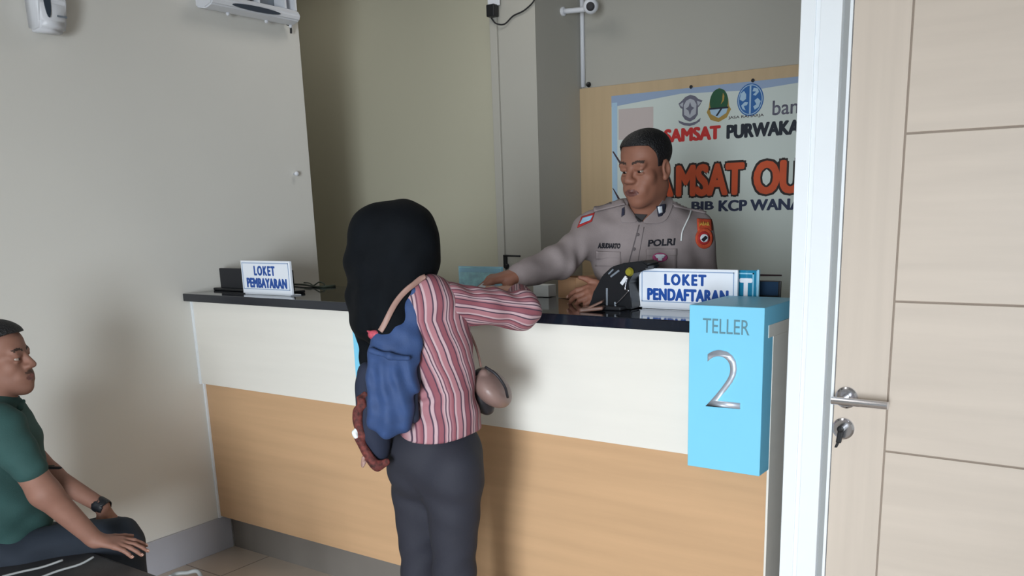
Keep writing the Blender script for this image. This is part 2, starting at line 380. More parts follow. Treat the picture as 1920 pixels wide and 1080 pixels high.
def skin_mesh(name, f, lo, hi, h, world=True):
    """surface nets over the blocks the surface runs through"""
    lo, hi = np.array(lo, float), np.array(hi, float); BS = 12
    nb = np.ceil((hi-lo)/(h*BS)).astype(int); N = nb*BS+1
    I = np.stack(np.meshgrid(*[np.arange(n) for n in nb], indexing='ij'), -1).reshape(-1, 3)
    cen = (lo+(I+.5)*BS*h).astype(np.float32); I = I[np.abs(f(cen)) < BS*h*1.35]
    loc = np.stack(np.meshgrid(*[np.arange(BS+1)]*3, indexing='ij'), -1).reshape(-1, 3)
    cells, pos, edges = [], [], []
    gid = lambda c: (c[..., 0]*N[1]+c[..., 1])*N[2]+c[..., 2]
    for s in range(0, len(I), 60):
        Ib = I[s:s+60]; G = Ib[:, None, :]*BS+loc[None]
        val = f((lo+G.reshape(-1, 3)*h).astype(np.float32)).reshape(len(Ib), BS+1, BS+1, BS+1); G = G.reshape(len(Ib), BS+1, BS+1, BS+1, 3)
        c = [val[:, i:BS+i, j:BS+j, k:BS+k] for i in (0, 1) for j in (0, 1) for k in (0, 1)]
        st = np.stack(c, -1); act = ((st < 0).any(-1)) & ((st >= 0).any(-1))
        if act.any():
            sv = st[act]; base = G[:, :BS, :BS, :BS][act]; acc = np.zeros((len(sv), 3)); cnt = np.zeros(len(sv))
            off = np.array([(i, j, k) for i in (0, 1) for j in (0, 1) for k in (0, 1)], float)
            for a in range(8):
                for b in range(a+1, 8):
                    if abs(off[a]-off[b]).sum() != 1: continue
                    va, vb = sv[:, a], sv[:, b]; m = (va < 0) != (vb < 0); t = np.where(m, va/np.where(m, va-vb, 1), 0)
                    acc += m[:, None]*(off[a]+t[:, None]*(off[b]-off[a])); cnt += m
            cells.append(gid(base)); pos.append(lo+(base+acc/cnt[:, None])*h)
        for ax in range(3):
            sl0 = [slice(None)]+[slice(0, BS)]*3; sl1 = list(sl0); sl1[1+ax] = slice(1, BS+1)
            v0, v1 = val[tuple(sl0)], val[tuple(sl1)]; m = (v0 < 0) != (v1 < 0)
            if m.any(): edges.append(np.column_stack([G[tuple(sl0)][m], np.full(m.sum(), ax), (v0[m] < 0)]))
    ids = np.concatenate(cells); pos = np.concatenate(pos); ids, ix = np.unique(ids, return_index=True); pos = pos[ix]
    E = np.unique(np.concatenate(edges), axis=0); faces = []
    for ax in range(3):
        e = E[E[:, 3] == ax]; c = e[:, :3]; a1, a2 = np.eye(3, dtype=int)[(ax+1) % 3], np.eye(3, dtype=int)[(ax+2) % 3]
        qd = np.stack([gid(c), gid(c-a1), gid(c-a1-a2), gid(c-a2)], 1)
        k = np.searchsorted(ids, qd); k = np.clip(k, 0, len(ids)-1); ok = (ids[k] == qd).all(1); k = k[ok]; ins = e[ok, 4] == 1
        faces.append(np.where(ins[:, None], k, k[:, ::-1]))
    F = np.concatenate(faces); Wp = to_world(pos) if world else pos
    me = bpy.data.meshes.new(name); me.vertices.add(len(Wp)); me.vertices.foreach_set('co', Wp.astype(np.float32).ravel())
    me.loops.add(F.size); me.loops.foreach_set('vertex_index', F.ravel().astype(np.int32)); me.polygons.add(len(F))
    me.polygons.foreach_set('loop_start', np.arange(0, F.size, 4, dtype=np.int32)); me.update(calc_edges=True); me.validate()
    return me
def fig(name, f, lo, hi, h, m, parent, attr=None, region=None):
    """lo, hi in (right, ahead, up); attr = stripe coordinate, region = material index, both functions of the points"""
    me = skin_mesh(name, f, lo, hi, h); n = len(me.vertices); co = np.empty(n*3, np.float32); me.vertices.foreach_get('co', co); P = to_fig(co.reshape(-1, 3))
    if attr is not None:
        a = me.attributes.new('stripe', 'FLOAT', 'POINT'); a.data.foreach_set('value', attr(P).astype(np.float32))
    o = link_mesh(name, me, parent, m, True)
    if region is not None:
        vi = np.empty(len(me.loops), np.int32); me.loops.foreach_get('vertex_index', vi); fc = P[vi.reshape(-1, 4)].mean(1)
        me.polygons.foreach_set('material_index', region(fc).astype(np.int32)); me.update()
    return o
def bvh_of(*os):
    bm = bmesh.new()
    for o in os:
        me = o.data.copy(); me.transform(Matrix.Translation(base_of(o))); bm.from_mesh(me); bpy.data.meshes.remove(me)
    t = BVHTree.FromBMesh(bm); bm.free(); return t
def lay(bvh, px, py, lift=.002):
    """the point of a garment seen at a place of the photograph, lifted off the cloth"""
    d = Vector(ray(px, py)).normalized(); h = bvh.ray_cast(Vector(EYE), d, 8)
    if h[0] is None: return None
    n = h[1] if h[1].dot(d) < 0 else -h[1]
    return h[0]+n*lift, n
def patch(name, bvh, quad, m, parent, th=.003, n=10, round_=False, lift=.0015):
    """a sewn-on piece of cloth following the garment below it; quad = four corners (or a disc inscribed in them)"""
    bm = B(); (a, b, c, d) = [np.array(p, float) for p in quad]; G = {}
    for i in range(n+1):
        for j in range(n+1):
            u, v = i/n, j/n
            if round_:
                x, y = 2*u-1, 2*v-1; X, Y = x*math.sqrt(1-y*y/2), y*math.sqrt(1-x*x/2); u, v = (X+1)/2, (Y+1)/2
            p = (a*(1-u)+b*u)*(1-v)+(d*(1-u)+c*u)*v; h = lay(bvh, *p, lift)
            if h: G[i, j] = (bm.verts.new(h[0]), bm.verts.new(h[0]+h[1]*th))
    for i in range(n):
        for j in range(n):
            k = [(i, j), (i+1, j), (i+1, j+1), (i, j+1)]
            if all(t in G for t in k):
                bm.faces.new([G[t][1] for t in k]); bm.faces.new([G[t][0] for t in k][::-1])
    for e in [e for e in bm.edges if len(e.link_faces) == 1]:
        pass
    bd = [(i, 0) for i in range(n)]+[(n, j) for j in range(n)]+[(i, n) for i in range(n, 0, -1)]+[(0, j) for j in range(n, 0, -1)]
    for s, t in zip(bd, bd[1:]+bd[:1]):
        if s in G and t in G:
            try: bm.faces.new((G[s][0], G[t][0], G[t][1], G[s][1]))
            except ValueError: pass
    return obj(name, bm, m, parent, True)
def stitched_text(name, bvh, s, m, parent, quad, lift=.003, bold=.02, shear=0):
    bm = text_mesh(s, bold, 0, 1, shear); a, b, c, d = [np.array(p, float) for p in quad]; bad = []
    g = bmesh.ops.extrude_face_region(bm, geom=bm.faces[:]); top = set(e for e in g['geom'] if isinstance(e, bmesh.types.BMVert))
    for v in bm.verts:
        u, w_ = v.co.x, 1-v.co.y; p = (a*(1-u)+b*u)*(1-w_)+(d*(1-u)+c*u)*w_; h = lay(bvh, *p, lift+(.0015 if v in top else 0))
        if h: v.co = h[0]
        else: bad.append(v)
    bmesh.ops.delete(bm, geom=bad, context='VERTS'); return obj(name, bm, m, parent)
def ribbon(name, pts, ns, wd, th, m, parent):
    """flat strap along pts, lying on a surface with normals ns"""
    bm = B(); R = []
    for i, p in enumerate(pts):
        p = Vector(p); t = (Vector(pts[min(i+1, len(pts)-1)])-Vector(pts[max(i-1, 0)])).normalized(); n = Vector(ns[i]); n = (n-t*n.dot(t)).normalized(); s = t.cross(n)
        R.append([bm.verts.new(p+s*x*wd/2+n*y*th) for x, y in ((-1, 0), (1, 0), (1, .7), (.8, 1), (-.8, 1), (-1, .7))])
    for a, b in zip(R, R[1:]):
        for k in range(6): bm.faces.new((a[k], a[(k+1) % 6], b[(k+1) % 6], b[k]))
    bm.faces.new(R[0][::-1]); bm.faces.new(R[-1]); return obj(name, bm, m, parent, True)

# ------------------------------------------------------------------ the setting
ZF = -.085; ZC = 2.85; XL = -3.385
def struct(name, bm, m, parent=None, label=None, cat=None):
    o = obj(name, bm, m, parent)
    if parent is None: tag(o, label, cat, None, 'structure')
    return o
struct('floor', box(B(), -5.2, 2.4, -2.7, 4.4, ZF-.1, ZF), 'tiles', label='glossy beige brown tiled floor', cat='floor')
struct('ceiling', box(B(), -5.2, 2.4, -2.7, 4.4, ZC, ZC+.1), 'ceil', label='grey ceiling over both rooms', cat='ceiling')
struct('wall_left', box(B(), XL-.15, XL, -2.7, 2.985, ZF, ZC), 'wall', label='cream side wall behind the seated man', cat='wall')
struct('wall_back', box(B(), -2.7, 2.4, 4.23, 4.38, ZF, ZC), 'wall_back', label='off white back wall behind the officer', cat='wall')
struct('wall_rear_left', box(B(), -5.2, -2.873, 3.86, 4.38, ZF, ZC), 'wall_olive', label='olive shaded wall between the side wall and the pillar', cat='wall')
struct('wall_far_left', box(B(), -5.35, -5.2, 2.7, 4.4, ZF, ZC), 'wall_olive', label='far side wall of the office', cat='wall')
struct('wall_return', box(B(), -5.2, XL-.15, 2.75, 2.985, ZF, ZC), 'wall', label='return wall behind the cream side wall', cat='wall')
struct('wall_right', box(B(), 2.4, 2.55, -2.7, 4.4, ZF, ZC), 'wall', label='right hand wall', cat='wall')
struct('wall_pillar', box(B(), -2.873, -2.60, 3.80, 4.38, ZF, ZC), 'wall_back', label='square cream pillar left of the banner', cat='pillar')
bm = B(); box(bm, -.70, -.60, 2.125, 2.25, ZF, ZC); box(bm, .275, 2.4, 2.125, 2.25, ZF, ZC); box(bm, -.60, .275, 2.125, 2.25, 2.06, ZC)
struct('wall_door', bm, 'wall', label='partition wall around the door', cat='wall')
bm = B(); box(bm, XL-.15, -.55, -2.85, -2.7, ZF, ZC); box(bm, 1.75, 2.55, -2.85, -2.7, ZF, ZC); box(bm, -.55, 1.75, -2.85, -2.7, 2.35, ZC)
struct('wall_front', bm, 'wall', label='shop front wall with a wide glazed opening', cat='wall')
bm = B()
for x in (-.55, .57, 1.69): box(bm, x, x+.06, -2.80, -2.74, ZF, 2.35)
box(bm, -.55, 1.75, -2.80, -2.74, 2.29, 2.35)
struct('window_1', bm, 'frame', label='white frame of the shop front glazing', cat='window')
struct('baseboard_left', box(B(), XL, XL+.012, -2.7, 2.33, ZF, .072, .002), 'tile_base', label='blue grey tiled skirting under the cream side wall', cat='skirting')

# door
door = thing('door_1', 'pale oak panelled door with steel lever handle', 'door', (-.16, 2.135, ZF)); door['kind'] = 'structure'
YD = 2.115
obj('groove_backing', box(B(), -.587, .265, YD+.004, YD+.035, ZF+.008, 2.05), 'groove', door)
obj('door_stile', box(B(), -.587, -.464, YD, YD+.03, ZF+.008, 2.05, .0015), 'door_v', door)
obj('door_stile', box(B(), .142, .265, YD, YD+.03, ZF+.008, 2.05, .0015), 'door_v', door)
zs = [ZF+.008, .085, .457, .828, 1.187, 1.558, 1.93, 2.05]
for a, b in zip(zs, zs[1:]): obj('door_panel', box(B(), -.460, .138, YD, YD+.03, a+.002, b-.002, .0015), 'door', door)
h0 = on(1588, 745, 1, YD); h1 = on(1665, 757, 1, YD-.05); k0 = on(1582, 803, 1, YD)
hd = obj('lever_handle', tube(B(), spline([(h0[0], YD-.006, h0[2]), (h0[0], YD-.04, h0[2]), (h0[0]+.004, YD-.05, h0[2])], 4), .0095, 14), 'chrome', door, True)
bm = B(); tube(bm, [(h0[0]-.022, YD-.05, h0[2]), (h1[0], YD-.05, h0[2])], .0095, 16); obj('lever', bm, 'chrome', hd, False)
obj('rose', lathe(B(), [(.0265, 0), (.0265, .006), (.022, .009), (.012, .009)], (h0[0], YD, h0[2]), (0, -1, 0), 32), 'chrome', hd)
ky = obj('key_rosette', lathe(B(), [(.0265, 0), (.0265, .006), (.022, .009), (.004, .009)], (k0[0], YD, k0[2]), (0, -1, 0), 32), 'chrome', door)
bm = B(); lathe(bm, [(.0085, 0), (.0085, .022), (.004, .024)], (k0[0], YD-.008, k0[2]+.004), (0, -1, 0), 16)
obox(bm, (k0[0]-.002, YD-.026, k0[2]-.015), (1, 0, 0), (0, 1, 0), (.12, 0, 1), .013, .005, .034, .003); obox(bm, (k0[0]-.007, YD-.026, k0[2]-.036), (1, 0, 0), (0, 1, 0), (.4, 0, 1), .007, .004, .018, .002)
obj('key', bm, 'black', ky)
jam = thing('trim_1', 'white lacquered door frame between counter and oak door', 'door frame', (-.655, 2.11, ZF)); jam['kind'] = 'structure'
bm = B(); box(bm, -.703, -.668, 2.10, 2.26, ZF, 2.12, .002); box(bm, -.658, -.609, 2.10, 2.26, ZF, 2.12, .002); box(bm, -.670, -.656, 2.104, 2.26, ZF, 2.12)
box(bm, .285, .385, 2.10, 2.26, ZF, 2.12, .002); box(bm, -.609, .285, 2.10, 2.26, 2.055, 2.12, .002)
obj('casing', bm, 'frame', jam); obj('seal', box(B(), -.609, -.594, 2.118, 2.16, ZF, 2.055), 'frame_gray', jam)
obj('stop_bead', box(B(), -.5955, -.5885, 2.112, 2.16, ZF, 2.055, .001), 'frame', jam)

# ------------------------------------------------------------------ counter
XR = -.80
ctr = thing('service_counter', 'long service counter with white upper and honey wood lower front', 'counter', (-2.1, 2.5, ZF))
obj('upper_panel', box(B(), XL+.010, XR-.0036, 2.262, 2.30, .702, 1.067, .001), 'white_lam', ctr)
obj('lower_panel', box(B(), XL+.010, XR-.004, 2.280, 2.318, .080, .699, .001), 'wood', ctr)
obj('plinth', box(B(), XL+.012, XR-.02, 2.335, 2.36, ZF, .085), 'plinth', ctr)
obj('end_panel', box(B(), XR-.0035, XR+.003, 2.262, 2.735, ZF, 1.0665, .001), 'white_lam', ctr)
bm = B(); box(bm, XL, XL+.010, 2.256, 2.30, .70, 1.067, .001); box(bm, XL, XL+.010, 2.272, 2.31, .072, .70, .001); obj('edge_strip', bm, 'frame', ctr)
obj('inner_panel', box(B(), XL+.012, XR-.004, 2.70, 2.72, ZF, 1.067), 'white_lam', ctr)
wt = obj('worktop', box(B(), XL, XR-.004, 2.225, 2.74, 1.067, 1.10, .003), 'granite', None, origin=(-2.1, 2.48, 1.067))
obj('edge_cap', box(B(), XR-.0038, XR+.003, 2.2245, 2.7405, 1.0668, 1.1004), 'white_lam', wt)
tag(wt, 'polished black granite worktop lying along the service counter', 'worktop')

def teller_box(x0, x1, label):
    t = thing('teller_box', label, 'sign box', ((x0+x1)/2, 2.22, .695), 'blue saddle boxes over the counter edge')
    bm = B(); P = [(2.19, .692), (2.261, .692), (2.261, 1.0665), (2.2235, 1.0665), (2.2235, 1.101), (2.46, 1.101), (2.46, 1.15), (2.19, 1.15)]
    prism(bm, P, (x0, 0, 0), (0, 1, 0), (0, 0, 1), (1, 0, 0), x1-x0)
    bmesh.ops.bevel(bm, geom=[e for e in bm.edges], offset=.0012, segments=1, affect='EDGES')
    obj('casing', bm, 'blue_box', t); return t
t2 = teller_box(-1.011, -.798, 'sky blue box lettered TELLER 2 over the right end of the counter')
a, b, c = on(1318, 626, 1, 2.19), on(1405, 626, 1, 2.19), on(1318, 599, 1, 2.19)
text('teller_lettering', 'TELLER', 'gray_letter', t2, (a[0], 2.19, (a[2]+b[2])/2), (1, 0, 0), (0, 0, 1), b[0]-a[0], c[2]-a[2], .0015, 0)
a, b = on(1324, 763, 1, 2.19), on(1391, 659, 1, 2.19)
text('number_two', '2', 'silver', t2, (a[0], 2.19, a[2]+.003), (1, 0, 0), (0, 0, 1), b[0]-a[0], b[2]-a[2]-.003, .004, -.012)
xb = on(655, 547, 1, 2.19)[0]
teller_box(xb, xb+.213, 'plain sky blue box over the counter edge behind the woman')

# counter signs
def plate(o, x0, x1, y, z0, z1, th, m, name, parent, bev=.002): return obj(name, box(B(), x0, x1, y, y+th, z0, z1, bev), m, parent)
def frame_lines(name, x0, x1, y, z0, z1, wd, m, parent):
    bm = B()
    box(bm, x0, x1, y-.0008, y, z0, z0+wd); box(bm, x0, x1, y-.0008, y, z1-wd, z1); box(bm, x0, x0+wd, y-.0008, y, z0, z1); box(bm, x1-wd, x1, y-.0008, y, z0, z1)
    return obj(name, bm, m, parent)
YS = 2.46
bl, tr = on(1198, 576, 1, YS), on(1383, 506, 1, YS); x0, x1, z1 = bl[0], tr[0], tr[2]
sg = thing('counter_sign', 'white plate reading LOKET PENDAFTARAN beside the TELLER 2 box', 'sign', ((x0+x1)/2, YS, 1.10), 'LOKET plates on the counter')
plate(0, x0, x1, YS, 1.104, z1, .012, 'sign_white', 'plate', sg)
frame_lines('border', x0+.010, x1-.010, YS, 1.122, z1-.008, .0028, 'sign_gray', sg)
obj('foot', box(B(), x0+.01, x1-.01, YS+.001, YS+.035, 1.1005, 1.104, .001), 'sign_white', sg)
wd = x1-x0; hh = z1-1.104
text('upper_line', 'LOKET', 'sign_blue', sg, (x0+wd*.27, YS, 1.104+hh*.58), (1, 0, 0), (0, 0, 1), wd*.43, hh*.29, .001, .065, 1.3)
text('lower_line', 'PENDAFTARAN', 'sign_blue', sg, (x0+wd*.09, YS, 1.104+hh*.19), (1, 0, 0), (0, 0, 1), wd*.83, hh*.31, .001, .075, 1.1)
YT = 2.50
a, b = on(1184, 572, 1, YT), on(1420, 507, 1, YT)
ts = thing('counter_sign', 'teal plate with white border and letter T standing behind the white registration plate', 'sign', ((a[0]+b[0])/2, YT, 1.10))
plate(0, a[0], b[0], YT, 1.101, b[2], .008, 'teal', 'plate', ts)
frame_lines('border', a[0]+.008, b[0]-.010, YT, 1.112, b[2]-.008, .004, 'clear', ts)
c, d = on(1386, 560, 1, YT), on(1411, 522, 1, YT)
text('letter', 'T', 'sign_white', ts, (c[0], YT, c[2]), (1, 0, 0), (0, 0, 1), d[0]-c[0], d[2]-c[2], .002, .06)
obj('edge_strip', box(B(), b[0]-.0005, b[0]+.006, YT-.001, YT+.009, 1.101, b[2]+.002, .001), 'clear', ts)
bm = B(); box(bm, a[0]+.02, a[0]+.026, YT-.002, YT-.0001, 1.118, b[2]-.014); box(bm, a[0]+.02, a[0]+.04, YT-.002, YT-.0001, b[2]-.03, b[2]-.022); box(bm, a[0]+.02, a[0]+.04, YT-.002, YT-.0001, 1.125, 1.133)
obj('half_hidden_letter', bm, 'sign_white', ts)

YP = 2.315
bl, tr = on(456, 545, 1, YP), on(540, 490, 1, YP); x0, x1, z1 = bl[0], tr[0]+.006, tr[2]
sg = thing('counter_sign', 'white plate reading LOKET PEMBAYARAN near the cream side wall', 'sign', ((x0+x1)/2, YP, 1.10), 'LOKET plates on the counter')
plate(0, x0, x1, YP, 1.104, z1, .012, 'sign_white', 'plate', sg)
frame_lines('border', x0+.008, x1-.008, YP, 1.122, z1-.008, .003, 'sign_gray', sg)
obj('foot', box(B(), x0+.01, x1-.01, YP+.001, YP+.055, 1.1005, 1.104, .001), 'sign_white', sg)
wd = x1-x0; hh = z1-1.104
text('upper_line', 'LOKET', 'sign_blue', sg, (x0+wd*.27, YP, 1.104+hh*.55), (1, 0, 0), (0, 0, 1), wd*.43, hh*.30, .001, .065, 1.3)
text('lower_line', 'PEMBAYARAN', 'sign_blue', sg, (x0+wd*.10, YP, 1.104+hh*.18), (1, 0, 0), (0, 0, 1), wd*.82, hh*.30, .001, .075, 1.1)
YB = 2.385
a, b = on(410, 503, 1, YB), on(545, 506, 1, YB)
dp = thing('display_panel', 'black upright panel standing behind the LOKET PEMBAYARAN plate', 'display', ((a[0]+b[0])/2, YB, 1.10))
plate(0, max(a[0], XL+.004), b[0], YB, 1.112, (a[2]+b[2])/2, .014, 'black_soft', 'panel', dp, .003)
obj('stand', box(B(), XL+.002, b[0]+.008, YB-.008, YB+.06, 1.1005, 1.112, .003), 'black', dp)
# cables lying on the worktop
zc = 1.104
P1 = [on(552, 533, 2, zc+.002), on(572, 534, 2, zc+.003), on(588, 537, 2, zc), on(605, 538, 2, zc), on(628, 536, 2, zc)]
P2 = [on(570, 530, 2, zc+.010), on(580, 531, 2, zc+.010), on(588, 535, 2, zc+.004), on(598, 529, 2, zc+.018), on(606, 531, 2, zc+.014), on(610, 536, 2, zc+.002)]
P1 = [np.array((p[0], min(p[1], 2.71), p[2])) for p in P1]; P2 = [np.array((p[0], min(p[1], 2.70), p[2])) for p in P2]
bm = B(); tube(bm, spline(P1), .0042); tube(bm, spline(P2), .0028); tube(bm, [P1[-2], P1[-1]], .0062)
tag(obj('cable', bm, 'cord', None, True, origin=P1[2]), 'tangled dark green cable lying on the worktop beside the black panel', 'cable')

# blue leaflet stand
YLf = 2.66
a, b = on(860, 499, 1, YLf), on(940, 499, 1, YLf)
lf = thing('leaflet_stand', 'light blue printed leaflet in a clear stand behind the striped sleeve', 'leaflet', ((a[0]+b[0])/2, YLf, 1.10))
obj('leaflet', box(B(), a[0], b[0], YLf, YLf+.002, 1.108, a[2]-.003), 'bluepaper', lf)
obj('header_strip', box(B(), a[0]+.003, b[0]-.003, YLf-.001, YLf, a[2]-.022, a[2]-.006), 'clear', lf)
bm = B(); box(bm, a[0]-.004, b[0]+.004, YLf+.003, YLf+.006, 1.104, a[2]); box(bm, a[0]-.004, b[0]+.004, YLf-.03, YLf+.05, 1.1003, 1.104); obj('stand', bm, 'clear', lf)

# cardboard box, standing on its corner towards us
cA = on(1080, 562, 2, 1.101); cbx = thing('cardboard_box', 'open brown cardboard box on the worktop in front of the officer', 'box', (cA[0], cA[1], 1.10))
ax = Vector((-.93, .37, 0)).normalized(); ay = Vector((.75, .66, 0)).normalized(); wl, wr = .105, .15; z1 = 1.178; C0 = Vector((cA[0], min(cA[1], 2.60), 0)); cbx.location.y = C0.y
def wallq(p, d, L, z0, z1, th, name, m):
    n = Vector((-d.y, d.x, 0)); c = p+d*(L/2); bm = B(); obox(bm, (c.x, c.y, (z0+z1)/2), d, n, (0, 0, 1), L, th, z1-z0); return obj(name, bm, m, cbx)
wallq(C0, ax, wl, 1.1015, z1, .004, 'side', 'cardboard'); wallq(C0, ay, wr, 1.1015, z1, .004, 'side', 'cardboard')
wallq(C0+ay*wr, ax, wl, 1.1015, z1, .004, 'side', 'cardboard'); wallq(C0+ax*wl, ay, wr, 1.1015, z1, .004, 'side', 'cardboard')
bm = B(); prism(bm, [(0.004, .004), (wl-.004, .004), (wl-.004, wr-.004), (.004, wr-.004)], C0+Vector((0, 0, 1.1015)), ax, ay, (0, 0, 1), .004); obj('bottom', bm, 'card_shade', cbx)
bm = B(); e0 = C0+ay*wr+Vector((0, 0, z1)); prism(bm, [(0, 0), (wl, 0), (wl, .05), (0, .05)], e0, ax, (ay*.6+Vector((0, 0, .8))).normalized(), ay.cross(ax), .003); obj('flap', bm, 'card_shade', cbx)
a = on(1000, 556, 2, 1.101); y = min(a[1], 2.64); a, b = on(1000, 555, 1, y), on(1028, 535, 1, y)
tag(obj('paper_block', box(B(), a[0], b[0], y, y+.05, 1.1015, max(b[2], 1.14), .001), 'paper', None, origin=(a[0], y, 1.1015)), 'small white paper block left of the cardboard box', 'paper')

# card terminal
YE = 2.40
pr_ = [(1102, 580), (1113, 547), (1128, 517), (1146, 500), (1170, 493), (1205, 489), (1215, 496), (1212, 506), (1186, 510), (1176, 530), (1182, 556), (1184, 580)]
pts = [on(x, y, 1, YE) for x, y in pr_]
et = thing('payment_terminal', 'black payment terminal with key tag beside the LOKET PENDAFTARAN plate', 'card terminal', (pts[0][0]+.05, YE+.05, 1.10))
bm = B(); prism(bm, [(p[0], max(p[2], 1.1015)) for p in pts], (0, YE, 0), (1, 0, 0), (0, 0, 1), (0, 1, 0), .085)
bmesh.ops.bevel(bm, geom=[e for e in bm.edges], offset=.005, segments=2, affect='EDGES'); obj('body', bm, 'black', et, False)
x_ = on(1150, 560, 1, YE)[0]; obj('base', box(B(), x_-.055, x_+.045, YE-.035, YE+.1, 1.1005, 1.112, .004), 'black_soft', et)
def strip(name, p0, p1, wd, m, y=YE, par=None):
    a, b = on(*p0, 1, y), on(*p1, 1, y); d = Vector((b[0]-a[0], 0, b[2]-a[2])); L = d.length; d.normalize(); s = Vector((-d.z, 0, d.x)); c = (Vector(a)+Vector(b))/2
    return obj(name, obox(B(), c, d, s, (0, 1, 0), L, wd, .004, .001), m, par or et)
strip('label_strip', (1145, 519), (1161, 507), .006, 'gray_pl', YE-.001); strip('label_strip', (1141, 514), (1150, 505), .005, 'gray_pl', YE-.001)
strip('seam', (1138, 540), (1138, 576), .006, 'gray_pl', YE-.001)
strip('key_tag', (1165, 533), (1175, 519), .012, 'white_pl', YE-.012); a = on(1179, 510, 1, YE-.012)
obj('knob', lathe(B(), [(.012, 0), (.014, .005), (.010, .014)], (a[0], YE-.002, a[2]), (0, -1, 0)), mat('yellow green knob', (140, 132, 40), .4), et)
bm = B(); tube(bm, spline([on(1176, 520, 1, YE-.014), on(1172, 542, 1, YE-.014), on(1178, 546, 1, YE-.014), on(1160, 566, 1, YE-.014), on(1153, 572, 1, YE-.014)]), .0022); obj('chain', bm, 'chrome', et, True)
strip('clip', (1153, 566), (1154, 576), .006, 'gray_pl', YE-.014)
# wallet
a = on(1086, 583, 2, 1.102); bm = B()
obox(bm, (a[0]+.035, a[1]+.02, 1.108), (.9, .35, .1), (-.35, .9, 0), (0, 0, 1), .075, .045, .012, .004); obox(bm, (a[0]+.045, a[1]+.025, 1.121), (.85, .35, .42), (-.35, .9, 0), (-.3, 0, 1), .055, .04, .007, .003)
tag(obj('wallet', bm, 'leather', None, origin=(a[0]+.035, a[1]+.02, 1.10)), 'small brown leather wallet at the foot of the payment terminal', 'wallet')
# small screen right of the sign
YM = 2.62
a, b = on(1423, 553, 1, YM), on(1462, 527, 1, YM)
sc = thing('tablet', 'small dark framed screen behind the TELLER 2 box', 'screen', ((a[0]+b[0])/2, YM, 1.10))
obj('screen', box(B(), a[0], b[0]-.004, YM-.001, YM, a[2], b[2]-.003), 'screen', sc)
obj('case', box(B(), a[0]-.008, b[0]+.003, YM, YM+.01, 1.104, b[2], .002), 'black', sc); obj('stand', box(B(), a[0], b[0], YM-.004, YM+.06, 1.1005, 1.105, .001), 'black_soft', sc)

# ------------------------------------------------------------------ back wall: wood panel, banner, camera, trunking
YW = 4.2
pn = obj('wall_panel', box(B(), -2.60, .2, YW+.006, YW+.0295, ZF, 2.04, .002), 'panel_wood', None, origin=(-1.3, YW+.02, ZF)); tag(pn, 'light wood wall panel behind the printed banner', 'wall panel')
ban = thing('banner', 'large printed banner reading SAMSAT OUTLET on the back wall', 'banner', (-1.45, YW, 1.0))
obj('sheet', box(B(), -2.40, -.45, YW, YW+.005, .95, 1.985), 'banner', ban)
X_, Z_ = (1, 0, 0), (0, 0, 1)
def bt(name, s, m, x0, x1, z0, z1, th=.001, bold=.03, y=YW, sp=1.0, sh=0): return text(name, s, m, ban, (x0, y, z0), X_, Z_, x1-x0, z1-z0, th, bold, sp, sh)
bt('red_heading', 'SAMSAT', 'ban_red', -2.093, -1.783, 1.730, 1.797, bold=.07)
bt('black_heading', 'PURWAKARTA', 'ban_black', -1.753, -1.245, 1.728, 1.795, bold=.07)
for nm, s, x0, x1 in (('big_title', 'SA', -2.245, -2.035), ('big_title', 'MSAT', -2.023, -1.654), ('big_title', 'OUTLET', -1.608, -1.02)):
    bt('title_outline', s, 'ban_out', x0-.012, x1+.012, 1.449, 1.628, .0008, .13); bt(nm, s, 'ban_orange', x0, x1, 1.459, 1.617, .0016, .06)
bt('lower_heading', 'BJB', 'ban_navy', -1.935, -1.812, 1.379, 1.434, bold=.05); bt('lower_heading', 'KCP WANAYASA', 'ban_navy', -1.787, -1.17, 1.382, 1.437, bold=.05)
bt('bank_lettering', 'bank', 'ban_gray', -1.523, -1.345, 1.822, 1.888, bold=.01); bt('insurer_lettering', 'JASA RAHARJA', 'ban_maroon', -1.745, -1.565, 1.818, 1.834, bold=.01)
def shape(name, polys, m, lift, par=None):
    bm = B()
    for p in polys: prism(bm, [(a, b) for a, b in p], (0, YW-lift, 0), X_, Z_, (0, -1, 0), .0006)
    return obj(name, bm, m, par or ban)
def bx(px, py): p = on(px, py, 1, YW); return p[0], p[2]
# grey traffic police emblem
ex, ez = bx(1294, 203)
k = .00265
def rel(cx, cz, pts, s=k): return [(cx+x*s, cz+y*s) for x, y in pts]
em = shape('police_emblem', [rel(ex, ez, [(-24, 10), (-17, 15), (-10, 21), (0, 24), (10, 21), (17, 15), (25, 12), (20, 4), (16, 0), (16, -12), (10, -20), (0, -24), (-10, -20), (-16, -12), (-16, 0), (-20, 2)])], 'ban_gray', .0002)
shape('emblem_field', [rel(ex, ez, [(-13, 6), (-8, 14), (0, 17), (8, 14), (13, 6), (12, -11), (0, -18), (-12, -11)])], 'ban_lgray', .0009, em)
shape('emblem_wing', [rel(ex, ez, [(-22, 8), (-14, 12), (-15, 3)])], 'ban_lgray', .0009, em); shape('emblem_wing', [rel(ex, ez, [(23, 9), (14, 12), (16, 3)])], 'ban_lgray', .0009, em)
shape('emblem_star', [rel(ex, ez, [(0, 11), (3, 3), (9, 0), (3, -4), (0, -13), (-3, -4), (-9, 0), (-3, 3)])], 'ban_gray', .0016, em)
shape('emblem_ribbon', [rel(ex, ez, [(-24, -20), (-12, -25), (0, -27), (12, -25), (22, -19), (20, -25), (10, -30), (0, -32), (-12, -30), (-22, -25)])], 'ban_gray', .0009, em)
